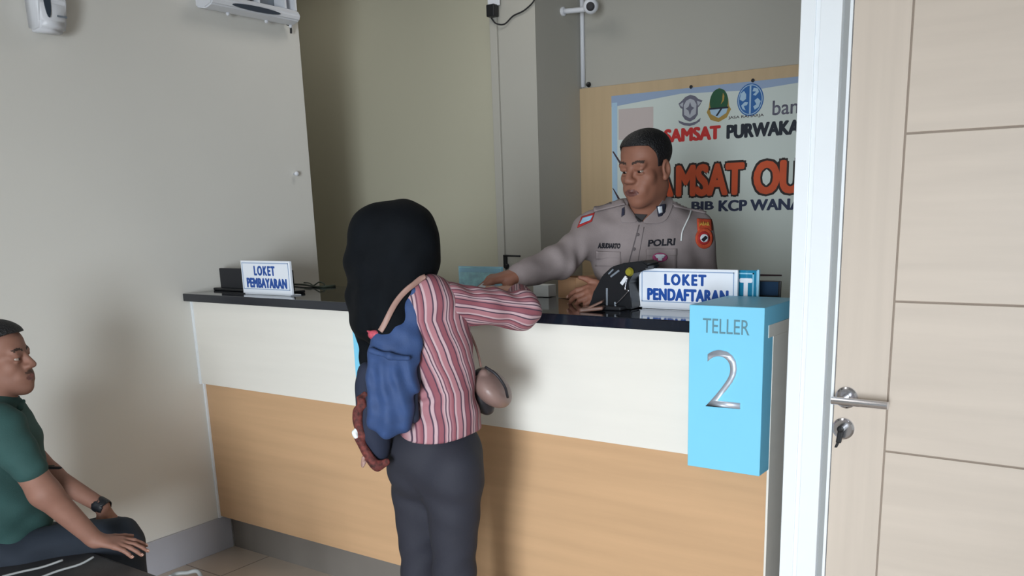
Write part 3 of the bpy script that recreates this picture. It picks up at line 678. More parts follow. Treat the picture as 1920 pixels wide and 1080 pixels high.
# green province crest
gx, gz = bx(1348, 196)
em = shape('green_crest', [rel(gx, gz, [(-24, -12), (-20, -4), (-18, 10), (-11, 24), (0, 29), (11, 24), (18, 10), (20, -4), (24, -10), (16, -24), (0, -31), (-16, -26)])], 'ban_gold', .0002)
shape('crest_dome', [rel(gx, gz, ellipse(0, 5, 18, 23, 30))], 'ban_green', .0009, em)
shape('crest_field', [rel(gx, gz, [(-18, -7), (18, -7), (15, -16), (0, -24), (-15, -16)])], 'ban_ltblue', .0016, em)
shape('crest_band', [rel(gx, gz, [(-19, -5), (19, -5), (19, -8), (-19, -8)]), rel(gx, gz, [(3, -8), (7, -8), (-2, -20), (-6, -20)])], 'ban_black', .0023, em)
shape('crest_blade', [rel(gx, gz, [(8, 20), (11, 14), (10, 6), (4, 0), (7, 8), (7, 14)])], 'ban_gold', .0023, em)
# blue round insurer mark
jx, jz = bx(1407, 187)
em = shape('round_mark', [rel(jx, jz, ellipse(0, 0, 25, 28, 40))], 'ban_blue', .0002)
shape('mark_ring', [rel(jx, jz, ellipse(0, 0, 23, 26, 40))], 'ban_ltblue', .0009, em)
shape('mark_field', [rel(jx, jz, ellipse(0, 0, 21.5, 24.5, 40))], 'ban_blue', .0016, em)
sw = [[(-1.5, 24), (1.5, 24), (1.5, -24), (-1.5, -24)], [(-18, 12), (-12, 16), (-8, 10), (-8, 2), (-14, -2), (-20, 2)], [(-4, -4), (-10, -3), (-17, -9), (-14, -15), (-8, -18), (-12, -10), (-6, -9)],
      [(5, 8), (10, 6), (16, 12), (14, 18), (6, 20), (4, 14), (11, 13)], [(8, -2), (14, 2), (20, -4), (16, -14), (9, -18), (6, -12), (12, -9)]]
shape('mark_swirl', [rel(jx, jz, s) for s in sw], 'ban_ltblue', .0023, em)
# printed bands and strokes at the banner's edges
p = [bx(1147, 182), bx(1497, 141)]
shape('corner_band', [[(-2.40, 1.985), (-1.2, 1.985), (-1.25, 1.967), (-1.62, 1.945), (-2.0, 1.962), (-2.40, 1.93)]], 'ban_band', .0001)
shape('edge_band', [[(-2.398, 1.95), (-2.365, 1.95), (-2.37, 1.05), (-2.398, 1.05)]], 'ban_ltblue', .0003)
shape('stroke', [[bx(1148, 284), bx(1151, 284), bx(1170, 313), bx(1166, 314)]], 'ban_maroon', .0005); shape('stroke', [[bx(1148, 352), bx(1151, 354), bx(1166, 378), bx(1161, 378)]], 'ban_maroon', .0005)
shape('pink_field', [[bx(1160, 205), bx(1225, 200), bx(1225, 262), bx(1160, 262)]], 'ban_pink', .0001)
shape('small_print', [[bx(1422, 514), bx(1466, 515), bx(1466, 518), bx(1422, 518)]], 'ban_maroon', .0005)
for px_, py_ in ((1296, 163), (1412, 151)):
    c = bx(px_, py_); obj('eyelet', lathe(B(), [(.008, 0), (.009, .003), (.004, .005)], (c[0], YW, c[1]), (0, -1, 0), 12), 'black_soft', ban)

# wall camera beside the pillar
c = on(1107, 12, 1, 4.0)
cc = thing('security_camera', 'white wall camera with black lens beside the pillar', 'security camera', (c[0], 4.05, c[2]))
ax_ = Vector((-.45, .85, .25)).normalized(); cv = Vector(c)
obj('housing', lathe(B(), [(.024, .0), (.034, .006), (.038, .025), (.038, .075), (.028, .09), (.01, .094)], cv, ax_, 28), 'white_pl', cc, True)
obj('lens', lathe(B(), [(.021, 0), (.021, .006), (.012, .008)], cv+ax_*.002, -ax_, 24), 'taupe_d', cc)
obj('arm', tube(B(), spline([cv+ax_*.07, cv+ax_*.075+Vector((-.03, 0, -.012)), (-2.60+.012, c[1]+.05, c[2]+.01)], 5), .013, 12), 'white_pl', cc, True)
obj('wall_plate', lathe(B(), [(.022, 0), (.022, .010), (.016, .014)], (-2.60, c[1]+.05, c[2]+.01), (1, 0, 0)), 'white_pl', cc)
a, b = on(1084, 26, 1, 4.215), on(1086, 163, 1, 4.215)
cp = obj('conduit', tube(B(), [(-2.585, 4.218, 2.60), (-2.585, 4.218, a[2]), (-2.585, 4.218, 2.048)], .012, 12), 'white_pl', None, True, origin=(-2.585, 4.218, 2.05)); tag(cp, 'white vertical cable pipe in the corner right of the pillar', 'pipe')
tag(obj('pipe_cap', lathe(B(), [(.012, 0), (.014, .01), (.006, .022)], (-2.553, 4.225, 2.056), (.3, -1, .3), 12), 'black', None, origin=(-2.553, 4.225, 2.056)), 'tiny black plug at the foot of the white cable pipe', 'plug')
# trunking and adapter on the pillar's left edge
tag(obj('cable_trunking', box(B(), -2.873, -2.828, 3.785, 3.7995, ZF, 2.60, .003), 'wall_back', None, origin=(-2.85, 3.79, ZF)), 'pale cable trunking up the left edge of the pillar', 'cable trunking')
a, b = on(915, 33, 1, 3.76), on(929, 7, 1, 3.76)
ad = thing('power_adapter', 'black power adapter plugged in at the top left of the pillar', 'adapter', (a[0], 3.785, a[2]))
obj('body', box(B(), a[0], b[0], 3.745, 3.785, a[2], b[2], .005), 'black', ad)
obj('socket', box(B(), a[0]-.012, b[0]+.012, 3.776, 3.785, b[2]-.005, b[2]+.07, .003), 'white_pl', ad)
ps = [on(921, 34, 1, 3.765), on(930, 44, 1, 3.772), on(946, 45, 1, 3.785), on(962, 30, 1, 3.79), on(982, 20, 1, 3.79), on(1000, 3, 1, 3.79), on(1003, -12, 1, 3.79)]
obj('cord', tube(B(), spline(ps), .0036), 'black_soft', ad, True)
# latch on the pillar
a, b, c = on(948, 501, 1, 3.79), on(948, 479, 1, 3.79), on(974, 479, 1, 3.77)
lt = thing('lever_latch', 'small dark latch with a thin lever on the pillar above the blue leaflet', 'latch', (a[0], 3.80, a[2]))
obj('plate', box(B(), a[0]-.009, a[0]+.009, 3.782, 3.7995, a[2], b[2]+.004, .002), 'black', lt); obj('lever', tube(B(), [(a[0], 3.775, b[2]), (c[0], 3.775, b[2]-.002)], .0045, 10), 'black_soft', lt, True)
obj('knob', lathe(B(), [(.016, 0), (.018, .008), (.01, .018)], (a[0]+.002, 3.7995, a[2]+.006), (0, -1, 0)), 'black', lt)

# ------------------------------------------------------------------ things on the left wall
c0 = on(88, 30, 0, XL+.05)
ds = thing('soap_dispenser', 'white soap dispenser on the cream wall at top left', 'dispenser', (XL, c0[1], c0[2]))
y0 = c0[1]; zb = on(92, 63, 0, XL+.05)[2]
bm = B(); P = [(XL+.001, zb+.01), (XL+.03, zb), (XL+.075, zb+.004), (XL+.090, zb+.03), (XL+.098, zb+.10), (XL+.094, zb+.20), (XL+.07, zb+.26), (XL+.001, zb+.27)]
prism(bm, P, (0, y0-.050, 0), (1, 0, 0), (0, 0, 1), (0, 1, 0), .100); bmesh.ops.bevel(bm, geom=bm.edges[:], offset=.010, segments=3, affect='EDGES'); obj('housing', bm, 'white_pl', ds, True)
bm = B(); prism(bm, ellipse(0, 0, .013, .085, 24), (XL+.0965, y0-.018, zb+.13), (0, 1, 0), (0, 0, 1), (1, 0, 0), .003); obj('level_window', bm, 'dark_win', ds)
bm = B(); obox(bm, (XL+.094, y0+.03, zb+.055), (0, 1, 0), (1, 0, 0), (0, 0, 1), .034, .004, .006); obj('logo_mark', bm, 'gray_pl', ds)

a, b = on(455, 8, 0, XL), on(556, 36, 0, XL)
sh = thing('wall_shelf', 'white wall shelf with slotted front rail at the end of the cream wall', 'shelf', (XL, 2.68, a[2]))
zr = 2.270; Y0, Y1 = 2.44, 2.905
bm = B(); P = [(0, 0), (.06, -.012), (.105, .0), (.115, .022), (.10, .045), (0, .05)]
prism(bm, P, (XL+.001, Y0, zr), (1, 0, 0), (0, 0, 1), (0, 1, 0), Y1-Y0); bmesh.ops.bevel(bm, geom=bm.edges[:], offset=.006, segments=2, affect='EDGES'); obj('rail', bm, 'white_pl', sh)
bm = B(); prism(bm, ellipse(0, 0, .125, .010, 30), (XL+.1105, 2.665, zr+.012), (0, 1, 0), (.35, 0, 1), (1, 0, 0), .006); obj('slot', bm, 'dark_win', sh)
bm = B(); box(bm, XL+.02, XL+.028, Y0+.02, Y1-.02, zr+.05, zr+.30); obj('back_plate', bm, 'gray_pl', sh)
for y in (Y0+.25, Y1-.07, Y1-.012): obj('upright', box(B(), XL+.03, XL+.10, y-.005, y+.005, zr+.045, zr+.32), 'white_pl', sh)
obj('stored_case', box(B(), XL+.03, XL+.09, Y0+.10, Y0+.23, zr+.052, zr+.15, .006), 'dark_win', sh)
for y in (2.56, 2.76, 2.895): obj('screw_cap', lathe(B(), [(.008, 0), (.008, .006), (.004, .010)], (XL+.05, y, zr-.012), (.5, 0, -1), 12), 'white_pl', sh)
obj('hook', tube(B(), spline([(XL+.02, Y1-.005, zr), (XL+.03, Y1+.008, zr-.012), (XL+.03, Y1+.008, zr-.04)]), .005, 10), 'black_soft', sh, True)
c = on(551, 326, 0, XL)
tag(obj('coat_peg', lathe(B(), [(.005, 0), (.005, .012), (.011, .016), (.011, .024), (.004, .029)], (XL, c[1], c[2]), (1, 0, 0), 16), 'white_pl', None, True, origin=(XL, c[1], c[2])), 'small white peg on the cream wall near its far edge', 'peg')

# ------------------------------------------------------------------ bench
bn = thing('waiting_bench', 'black vinyl waiting bench under the seated man', 'bench', (-2.55, 1.05, ZF))
obj('seat', box(B(), -3.25, -1.98, .80, 1.285, .375, .43, .02, 3), 'bench', bn, False)
for x in (-3.1, -2.15):
    for y in (.88, 1.2): obj('leg', tube(B(), [(x, y, .38), (x, y, ZF)], .018, 12), 'chrome', bn, True)
obj('rail', box(B(), -3.15, -2.1, 1.02, 1.06, .345, .376, .004), 'chrome', bn)
a = [on(*p_, 2, .431) for p_ in ((318, 1082), (330, 1076), (350, 1074), (374, 1075))]
bm = B(); tube(bm, spline([a[0], a[1], a[2], a[3], a[3]+np.array((.06, -.04, -.06)), a[3]+np.array((.07, -.08, -.3))]), .006, 10); obj('end_hoop', bm, 'pale', bn, True)
# ------------------------------------------------------------------ people
def unit(v): v = np.array(v, float); return v/np.linalg.norm(v)
def frame(fwd, roll=0.):
    """columns: face right-to-left axis, forward, up"""
    y = unit(fwd); x = unit(np.cross(y, (0, 0, 1))); z = np.cross(x, y); c, s = math.cos(roll), math.sin(roll)
    return np.stack([x*c+z*s, y, z*c-x*s], 1).astype(np.float32)
def placed(f, c, R, s=1.): c = V3(c); return lambda P: f(((P-c)@R)/s)*s
def head_sdf(jaw=1., cheek=1., nose=1., lid=.004, ears=True, lips=1.):
    p = []
    skull = U(.03, ell((0, -.016, .047), (.074, .093, .074)), ell((0, .034, .045), (.061, .050, .058)), ell((0, .022, -.045), (.060*jaw, .068, .066)),
              ell((0, .030, -.080), (.045*jaw, .055, .042)), ell((0, .064, -.104), (.024*jaw, .022, .020)))
    skull = U(.018, skull, ell((.043, .050, -.026), (.023*cheek, .024, .024)), ell((-.043, .050, -.026), (.023*cheek, .024, .024)),
              seg((-.042, .074, .020), (.042, .074, .020), .012), ell((.024, .072, -.062), (.022, .014, .020)), ell((-.024, .072, -.062), (.022, .014, .020)), ell((0, .076, -.070), (.026, .012, .018)))
    skull = cut(.012, skull, ell((.0315, .098, .000), (.019, .017, .0115)), ell((-.0315, .098, .000), (.019, .017, .0115)))
    nz = U(.012, seg((0, .085, .010), (0, .106*nose, -.026), .0085, .0125), ell((.0140, .096, -.031), (.0100, .012, .008)), ell((-.0140, .096, -.031), (.0100, .012, .008)))
    f = U(.012, skull, nz)
    lp = U(.006, seg((-.025, .0805, -.068), (0, .0940, -.0635), .0042*lips, .0065*lips), seg((.025, .0805, -.068), (0, .0940, -.0635), .0042*lips, .0065*lips),
           seg((-.019, .0845, -.0755), (.019, .0845, -.0755), .0058*lips), seg((-.01, .0895, -.0755), (.01, .0895, -.0755), .0062*lips))
    f = U(.006, f, lp); f = cut(.003, f, seg((-.026, .088, -.0700), (.026, .088, -.0700), .0020), seg((-.014, .0945, -.0697), (.014, .0945, -.0697), .0022))
    for s in (-1, 1):
        f = U(.004, f, ell((s*.0315, .0785, .0125-lid), (.0180, .0095, .0068)), ell((s*.0315, .0755, -.0098), (.0165, .0080, .0044)))
        if ears:
            e = cut(.004, ell((s*.0775, -.012, -.008), (.010, .021, .033)), ell((s*.088, -.008, -.006), (.010, .012, .020)))
            f = U(.006, f, e, ell((s*.075, -.004, -.036), (.008, .009, .010)))
    return f
def face_regions(c, R, s, lipw=.029, stub=True, index=(1, 2, 3)):
    def g(P):
        L = ((P-V3(c))@R)/s; x, y, z = np.abs(L[:, 0]), L[:, 1], L[:, 2]; r = np.zeros(len(P), int)
        if stub: r[((x/.031)**2+((z+.0515)/.0065)**2 < 1) & (y > .07)] = index[2]
        r[((x/lipw)**2+((z+.0695)/.0115)**2 < 1) & (y > .07)] = index[0]
        r[(x > .012) & (x < .053) & (np.abs(z-(.0255+.006*np.sin((x-.012)*60)-.09*np.maximum(x-.04, 0)*2)) < .0042) & (y > .045)] = index[1]
        return r
    return g
def eyes(parent, c, R, s, look):
    for sd in (-1, 1):
        p = np.array(c)+R@np.array((sd*.0315, .0715, 0))*s; bm = B(); bmesh.ops.create_uvsphere(bm, u_segments=20, v_segments=14, radius=.0117*s, matrix=Matrix.Translation(to_world(p)[0]))
        o = obj('eye', bm, ['eyewhite', 'iris'], parent, True); d = to_world(R@unit(look))[0]; b = Vector(to_world(p)[0])-base_of(parent)
        for f in o.data.polygons:
            if (f.center-b).normalized().dot(Vector(d)) > .86: f.material_index = 1
def hair_sdf(head, side=.02, front=.078, back=-.055, fade=.005, top=.008):
    def f(P):
        d = head(P)-(fade+(top-fade)*np.clip((P[:, 2]-.02)/.08, 0, 1)); x, y, z = np.abs(P[:, 0]), P[:, 1], P[:, 2]
        line = np.interp(y, [-.12, -.06, -.03, .012, .030, .048, .075], [back, back+.005, .004, .004, .050, front-.006, front])
        return np.maximum(d, (line-z)*.8)
    return f
def hand_sdf(o, y, z, right, curl=(.3, .35, .25), spread=.10, thumb=(.6, .7, -.35), tbend=.3, s=1., curls=None):
    y = unit(y); z = unit(np.array(z, float)-y*np.dot(z, y)); x = np.cross(z, y) if right else np.cross(y, z); o = np.array(o, float); fs = []; bases = []
    for i, xo in enumerate((.028, .0095, -.009, -.026)):
        b = o+s*(y*(.086, .091, .087, .078)[i]+x*xo*1.02); fs.append(seg(o+s*(y*.012+x*xo*.62), b, .0125*s, .0105*s)); bases.append((b, xo))
    palm = U(.016*s, *fs); palm = U(.014*s, palm, seg(o-y*.01*s, o+y*.035*s, .021*s, .020*s, (z, .8)))
    out = [palm]; tips = []
    for i, (b, xo) in enumerate(bases):
        cc = curls[i] if curls else curl; a = 0; p = b; L = np.array((.043, .027, .022))*(.95, 1.05, .98, .80)[i]*s; sp = spread*(xo/.03); rr = (.0098, .0086, .0077, .0066); ch = []
        for k in range(3):
            a += cc[k]; d = (y*math.cos(sp)+x*math.sin(sp))*math.cos(a)-z*math.sin(a); n = p+d*L[k]; ch.append(seg(p, n, rr[k]*s, rr[k+1]*s)); p = n
        out.append(U(.004*s, *ch)); tips.append((p, d))
    t0 = o+s*(x*.019+y*.018-z*.004); d = unit(x*thumb[1]+y*thumb[0]+z*thumb[2]); t1 = t0+d*.045*s; d2 = unit(d+y*tbend); t2 = t1+d2*.034*s; d3 = unit(d2+y*tbend); t3 = t2+d3*.026*s
    th = U(.006*s, seg(t0, t1, .0150*s, .0115*s), seg(t1, t2, .0110*s, .0098*s), seg(t2, t3, .0098*s, .0072*s))
    f = out[0]
    for g in out[1:]: f = U(.007*s, f, g)
    return U(.010*s, f, th), tips+[(t3, d3)]
def nails(parent, tips, z, s=1.):
    for p, d in tips[:4]:
        zz = unit(np.array(z)-d*np.dot(z, d)); c = to_world(np.array(p)+zz*.0052*s-np.array(d)*.001*s)[0]
        D, Z = to_world(d)[0], to_world(zz)[0]; obj('finger_nail', obox(B(), c, D, np.cross(Z, D), Z, .010*s, .0085*s, .003*s, .001*s), 'nail', parent)
def foot(name, x, y, ang, parent, m='shoe', L=.25):
    a = Vector((math.sin(ang), math.cos(ang), 0)); p = Vector((x, y, ZF)); f1 = to_fig(np.array(p))[0]; d = to_fig(np.array(a))[0]
    f = U(.03, seg(f1-d*.07+(0, 0, .045), f1+d*.05+(0, 0, .04), .040, .042), seg(f1+d*.05+(0, 0, .035), f1+d*(L-.11)+(0, 0, .028), .042, .030), seg(f1-d*.05+(0, 0, .05), f1-d*.045+(0, 0, .10), .038, .036))
    f = both(.004, f, half((0, 0, ZF+.002), (0, 0, -1)))
    return fig(name, f, f1-(.25, .25, .06), f1+(.25, .25, .18), .006, m, parent)
def at_floor(P): return (float(P[0]), float(P[1]), ZF)

# ---- officer behind the counter
SO = 3.10
base = qw(1207, 470, SO); off = thing('person', 'man in taupe police uniform reaching over the counter to hand over a card', 'person', at_floor(base))
hc = q(1211, 315, 2.99); a_, p_ = math.radians(44), math.radians(9); fd = (-math.sin(a_)*math.cos(p_), -math.cos(a_)*math.cos(p_), -math.sin(p_)); HR = frame(fd, .0); HS = .96
oh = head_sdf(jaw=1.0, cheek=1.05, nose=1.0, lid=.0060, lips=.85)
ohp = placed(oh, hc, HR, HS)
shR, shL = q(1116, 434, 3.05), q(1300, 438, 3.13)
elR, wrR = q(1046, 492, 2.93), q(970, 516, 2.79)
elL, wrL = q(1326, 548, 3.11), q(1150, 546, 2.93)
neck = U(.03, seg(hc+HR@np.array((0, -.025, -.06)), q(1206, 405, 3.07), .056, .060))
handR, tipsR = hand_sdf(wrR, (-.93, -.16, -.12), (-.05, -.12, 1), True, curls=((.45, .85, .4), (.5, .9, .45), (.6, .95, .5), (.7, 1.0, .5)), thumb=(.75, .45, -.55), s=1.02)
handL, tipsL = hand_sdf(wrL, (-1, -.22, -.06), (-.1, -.75, .65), False, curls=((.35, .5, .35), (.45, .6, .4), (.5, .7, .4), (.6, .7, .4)), thumb=(.8, .5, .2), s=.95)
hip = np.array((q(1207, 470, SO)[0], SO+.03, .92))
body = U(.02, ohp, neck, seg(q(1206, 410, 3.08), q(1208, 440, 3.10), .062, .08), seg(q(1208, 450, 3.10), hip, .085), seg(shR, shL, .035), seg(shR, elR, .038, .034), seg(elR, wrR, .034, .026), seg(shL, elL, .038, .034), seg(elL, wrL, .034, .026))
legs = [(hip+(-.09, 0, 0), np.array((hip[0]-.11, SO+.03, ZF+.10))), (hip+(.09, 0, 0), np.array((hip[0]+.11, SO+.03, ZF+.10)))]
body = U(.012, body, handR, handL, *[seg(a, b, .06, .04) for a, b in legs])
ob = fig('body', body, (hc[0]-.75, 2.45, ZF+.03), (hc[0]+.45, 3.40, hc[2]+.20), .0032, ['skin_off', 'lip_dark', 'brow', 'stubble'], off, region=face_regions(hc, HR, HS, stub=False))
eyes(off, hc, HR, HS, (-.05, 1, -.35))
fig('hair', placed(hair_sdf(head_sdf(jaw=1.0, ears=False), front=.082, back=-.045, fade=.0022, top=.010), hc, HR, HS), hc-.16, hc+.17, .0028, 'hair', off)
nails(off, tipsL, (-.1, -.75, .65)); nails(off, tipsR, (-.05, -.12, 1), .9)
# uniform shirt
torso = U(.07, seg(shR, shL, .052), ell(q(1208, 478, 3.10), (.168, .110, .17)), ell(q(1170, 470, 3.04), (.075, .05, .10)), ell(q(1250, 470, 3.08), (.075, .05, .10)), seg(q(1206, 402, 3.09), q(1206, 430, 3.10), .066, .085),
          seg(q(1208, 500, 3.11), hip, .150, .155, ((0, 1, 0), .72)), seg(q(1165, 408, 3.08), shR, .040, .046), seg(q(1250, 408, 3.10), shL, .040, .046))
slR = U(.03, seg(shR, elR, .057, .052), seg(elR, wrR+(elR-wrR)*.06, .051, .040)); slR0 = slR; dR = unit(wrR-shR).astype(np.float32)
slR = lambda P: slR0(P)+.0026*np.sin((P-V3(elR))@dR*85+P[:, 2]*40+1.6*np.sin(P[:, 0]*30))*np.exp(-(np.linalg.norm(P-V3(elR), axis=1)/.13)**2)
slL = U(.03, seg(shL, elL, .062, .056), seg(elL, wrL+(elL-wrL)*.10, .054, .040))
sh_ = U(.045, torso, slR, slL)
sh_ = cut(.01, sh_, grow(seg(hc+HR@np.array((0, -.03, -.05)), q(1204, 402, 3.06), .050, .058), .006))
mR = (shR+elR)/2
sh_ = ripple(sh_, (.0030, (38, 10, 24), .4), (.0022, (-20, 30, 52), 1.2), (.0012, (70, -20, 60), 0))
sh_ = both(.006, sh_, half((0, 0, .86), (0, 0, -1)))
osh = fig('uniform_shirt', sh_, (hc[0]-.60, 2.60, .84), (hc[0]+.42, 3.40, 1.48), .0048, 'uniform', off)
tr = U(.06, seg(hip+(-.05, 0, .02), hip+(.05, 0, .02), .135, .135, ((0, 1, 0), .75)), *[seg(a, b, .088, .062) for a, b in legs]); tr = both(.004, tr, half((0, 0, .98), (0, 0, 1)), half((0, 0, ZF+.035), (0, 0, -1)))
fig('trousers', tr, (hip[0]-.35, SO-.25, ZF), (hip[0]+.35, SO+.30, 1.02), .010, 'inner', off)
for a, b in legs:
    w_ = to_world(b)[0]; foot('shoe', w_[0], w_[1], math.pi+.1, off)
bv = bvh_of(osh, ob)
# collar
def collar(sgn, pts, rows):
    bm = B(); vs = []
    for r in rows:
        line = []
        for (px, py, lf_) in r:
            h = lay(bv, px, py, lf_)
            if h is None: print('MISS', px, py); h = (qw(px, py, 3.08), None)
            line.append(bm.verts.new(h[0]))
        vs.append(line)
    for a, b in zip(vs, vs[1:]):
        for i in range(len(a)-1): bm.faces.new((a[i], a[i+1], b[i+1], b[i]))
    o = obj('collar', bm, 'uniform', off, True); md = o.modifiers.new('s', 'SOLIDIFY'); md.thickness = .004; md.offset = 1; md2 = o.modifiers.new('b', 'SUBSURF'); md2.levels = md2.render_levels = 2; return o
cl = collar(0, 0, [[(1178, 384, .004), (1184, 390, .004), (1190, 397, .004), (1198, 416, .003)], [(1172, 386, .012), (1177, 394, .012), (1183, 404, .011), (1192, 419, .007)], [(1166, 390, .009), (1165, 400, .009), (1163, 411, .008), (1162, 420, .005)]])
cr_ = collar(1, 0, [[(1240, 372, .004), (1232, 385, .004), (1218, 401, .004), (1199, 418, .003)], [(1250, 372, .012), (1244, 388, .013), (1234, 405, .011), (1210, 422, .007)], [(1262, 372, .010), (1261, 388, .010), (1255, 404, .009), (1247, 421, .005)]])
patch('undershirt', bv, [(1184, 400), (1214, 402), (1202, 417), (1197, 417)], 'inner', off, .002, 8)
bv = bvh_of(osh, ob, cl, cr_)
rb = patch('rank_badge', bv, [(1229, 385), (1244, 382), (1246, 402), (1232, 405)], 'navy', off, .003, 6, lift=.005); bv2 = bvh_of(rb)
patch('badge_mark', bv2, [(1233, 388), (1241, 386), (1242, 398), (1235, 400)], 'patch_wh', rb, .0015, 5, lift=.001)
patch('rank_badge', bv, [(1166, 394), (1171, 390), (1171, 404), (1165, 408)], 'navy', off, .003, 5, lift=.005)
for qd in ([(1112, 391), (1168, 377), (1172, 385), (1114, 399)], [(1262, 378), (1324, 391), (1322, 402), (1262, 389)]): patch('shoulder_board', bv, qd, 'uniform', off, .006, 10, lift=.002)
patch('shoulder_piping', bv, [(1114, 391), (1148, 383), (1148, 386), (1115, 394)], 'uniform_d', off, .008, 8, lift=.002)
# sleeve patches
pa = patch('sleeve_patch', bv, [(1083, 428), (1091, 408), (1115, 400), (1110, 416)], 'patch_rd', off, .003, 8); b2 = bvh_of(pa)
patch('patch_field', b2, [(1087, 421), (1093, 409), (1112, 404), (1107, 413)], 'patch_lb', pa, .0015, 8, lift=.001)
pa = patch('sleeve_patch', bv, [(1306, 411), (1333, 412), (1334, 433), (1307, 433)], 'patch_or', off, .003, 8); b2 = bvh_of(pa)
stitched_text('patch_lettering', b2, 'JABAR', 'patch_ye', pa, [(1310, 416), (1330, 417), (1330, 426), (1310, 425)], .001)
pa = patch('sleeve_crest', bv, [(1303, 428), (1335, 428), (1335, 466), (1303, 466)], 'patch_or', off, .0035, 12, True); b2 = bvh_of(pa)
patch('crest_ring', b2, [(1308, 434), (1330, 434), (1330, 459), (1308, 459)], 'patch_rd', pa, .0015, 8, True, lift=.001)
patch('crest_star', b2, [(1312, 439), (1327, 439), (1327, 454), (1312, 454)], 'patch_wh', pa, .002, 6, True, lift=.0022); patch('crest_bar', b2, [(1313, 449), (1321, 442), (1325, 446), (1318, 453)], 'patch_bk', pa, .002, 6, lift=.0035)
# chest
for qd in ([(1116, 470), (1164, 472), (1165, 500), (1118, 498)], [(1211, 468), (1268, 466), (1268, 506), (1212, 506)]): patch('chest_pocket', bv, qd, 'uniform', off, .004, 10)
for qd in ([(1116, 470), (1164, 472), (1164, 484), (1140, 488), (1117, 483)], [(1211, 468), (1268, 466), (1268, 478), (1212, 480)]): patch('pocket_flap', bv, qd[:4] if len(qd) == 4 else [qd[0], qd[1], qd[2], qd[4]], 'uniform', off, .006, 10)
bv = bvh_of(osh, ob, cl, cr_, *[o for o in off.children if o.name.startswith(('chest_pocket', 'pocket_flap'))])
stitched_text('name_lettering', bv, 'A.SUDIARTO', 'patch_bk', off, [(1121, 455), (1164, 456), (1163, 466), (1120, 465)], .002, .05)
stitched_text('police_lettering', bv, 'POLRI', 'patch_bk', off, [(1214, 450), (1266, 447), (1266, 460), (1214, 463)], .002, .03, .1)
pa = patch('chest_badge', bv, [(1223, 474), (1251, 474), (1251, 491), (1223, 491)], 'patch_mg', off, .003, 8, True); b2 = bvh_of(pa)
patch('badge_wings', b2, [(1226, 477), (1249, 477), (1243, 484), (1231, 484)], 'patch_wh', pa, .0015, 6, lift=.001); patch('badge_shield', b2, [(1232, 477), (1242, 477), (1241, 489), (1234, 489)], 'patch_wh', pa, .0015, 6, lift=.001)
for x0, x1 in ((1198, 1191), (1191, 1182)): pass
patch('placket', bv, [(1197, 422), (1199, 422), (1173, 520), (1171, 520)], 'uniform_d', off, .0012, 14); patch('placket', bv, [(1206.5, 426), (1207.5, 426), (1191.5, 520), (1190.5, 520)], 'uniform_d', off, .001, 14)
bm = B()
for px_, py_ in ((1196, 440), (1189, 467), (1182, 494)):
    h = lay(bv, px_, py_, .001); bm = B(); lathe(bm, [(.0055, 0), (.0055, .002), (.003, .003)], h[0], h[1], 12); obj('button', bm, 'uniform_d', off)
ln = [h for h in [lay(bv, *p, .004) for p in ((1299, 388), (1295, 396), (1290, 408), (1284, 421), (1278, 436), (1276, 452))] if h]
obj('lanyard', tube(B(), spline([tuple(h[0]) for h in ln]), .0026, 8), 'paper', off, True)

# ---- woman at the counter, seen from behind
SW = 2.37
base = qw(815, 850, SW); wom = thing('person', 'woman in black headscarf and pink striped shirt leaning on the counter, seen from behind', 'person', at_floor(base))
wh = q(740, 462, 2.385); WF = (.50, .85, -.10); WR = frame(WF); WS = .95
w_head = placed(head_sdf(jaw=.94, ears=False), wh, WR, WS)
sR, sL = q(808, 556, 2.31), q(692, 576, 2.45)
eR, wrW = q(978, 582, 2.44), q(975, 549, 2.655)
eL, wL = q(722, 690, 2.54), q(800, 640, 2.66)
wpel = q(814, 858, 2.38)
hR = q(850, 905, 2.335); kR = q(852, 1068, 2.36); hL = q(782, 910, 2.45); kL = q(789, 1072, 2.48)
aR = np.array((kR[0]+.01, 2.34, ZF+.07)); aL = np.array((kL[0]-.005, 2.46, ZF+.07))
hW, tW = hand_sdf(wrW, (-.62, .70, .10), (.1, -.1, 1), True, curls=((.5, .6, .4), (.55, .65, .4), (.6, .7, .4), (.7, .7, .4)), thumb=(.8, .45, .1), s=.85)
hW2, tW2 = hand_sdf(wL, (.5, .8, .1), (-.4, .2, .9), False, curl=(.4, .5, .4), s=.85)
wb = U(.02, w_head, seg(wh+WR@np.array((0, -.02, -.06)), q(745, 560, 2.38), .048, .052), seg(q(760, 580, 2.38), wpel, .07, .085), seg(sR, sL, .032), seg(sR, eR, .033, .030), seg(eR, wrW, .030, .021), seg(sL, eL, .033, .03), seg(eL, wL, .03, .021), seg(hR, kR, .06, .045), seg(kR, aR, .042, .032), seg(hL, kL, .06, .042), seg(kL, aL, .042, .032))
wb = U(.010, wb, hW, hW2)
fig('body', wb, (wh[0]-.20, 2.15, ZF+.02), (wh[0]+.50, 2.95, wh[2]+.15), .0042, ['skin_wom', 'lip', 'brow', 'skin_wom'], wom, region=face_regions(wh, WR, WS, stub=False)); eyes(wom, wh, WR, WS, (0, 1, -.2)); nails(wom, tW, (.1, -.1, 1), .85)
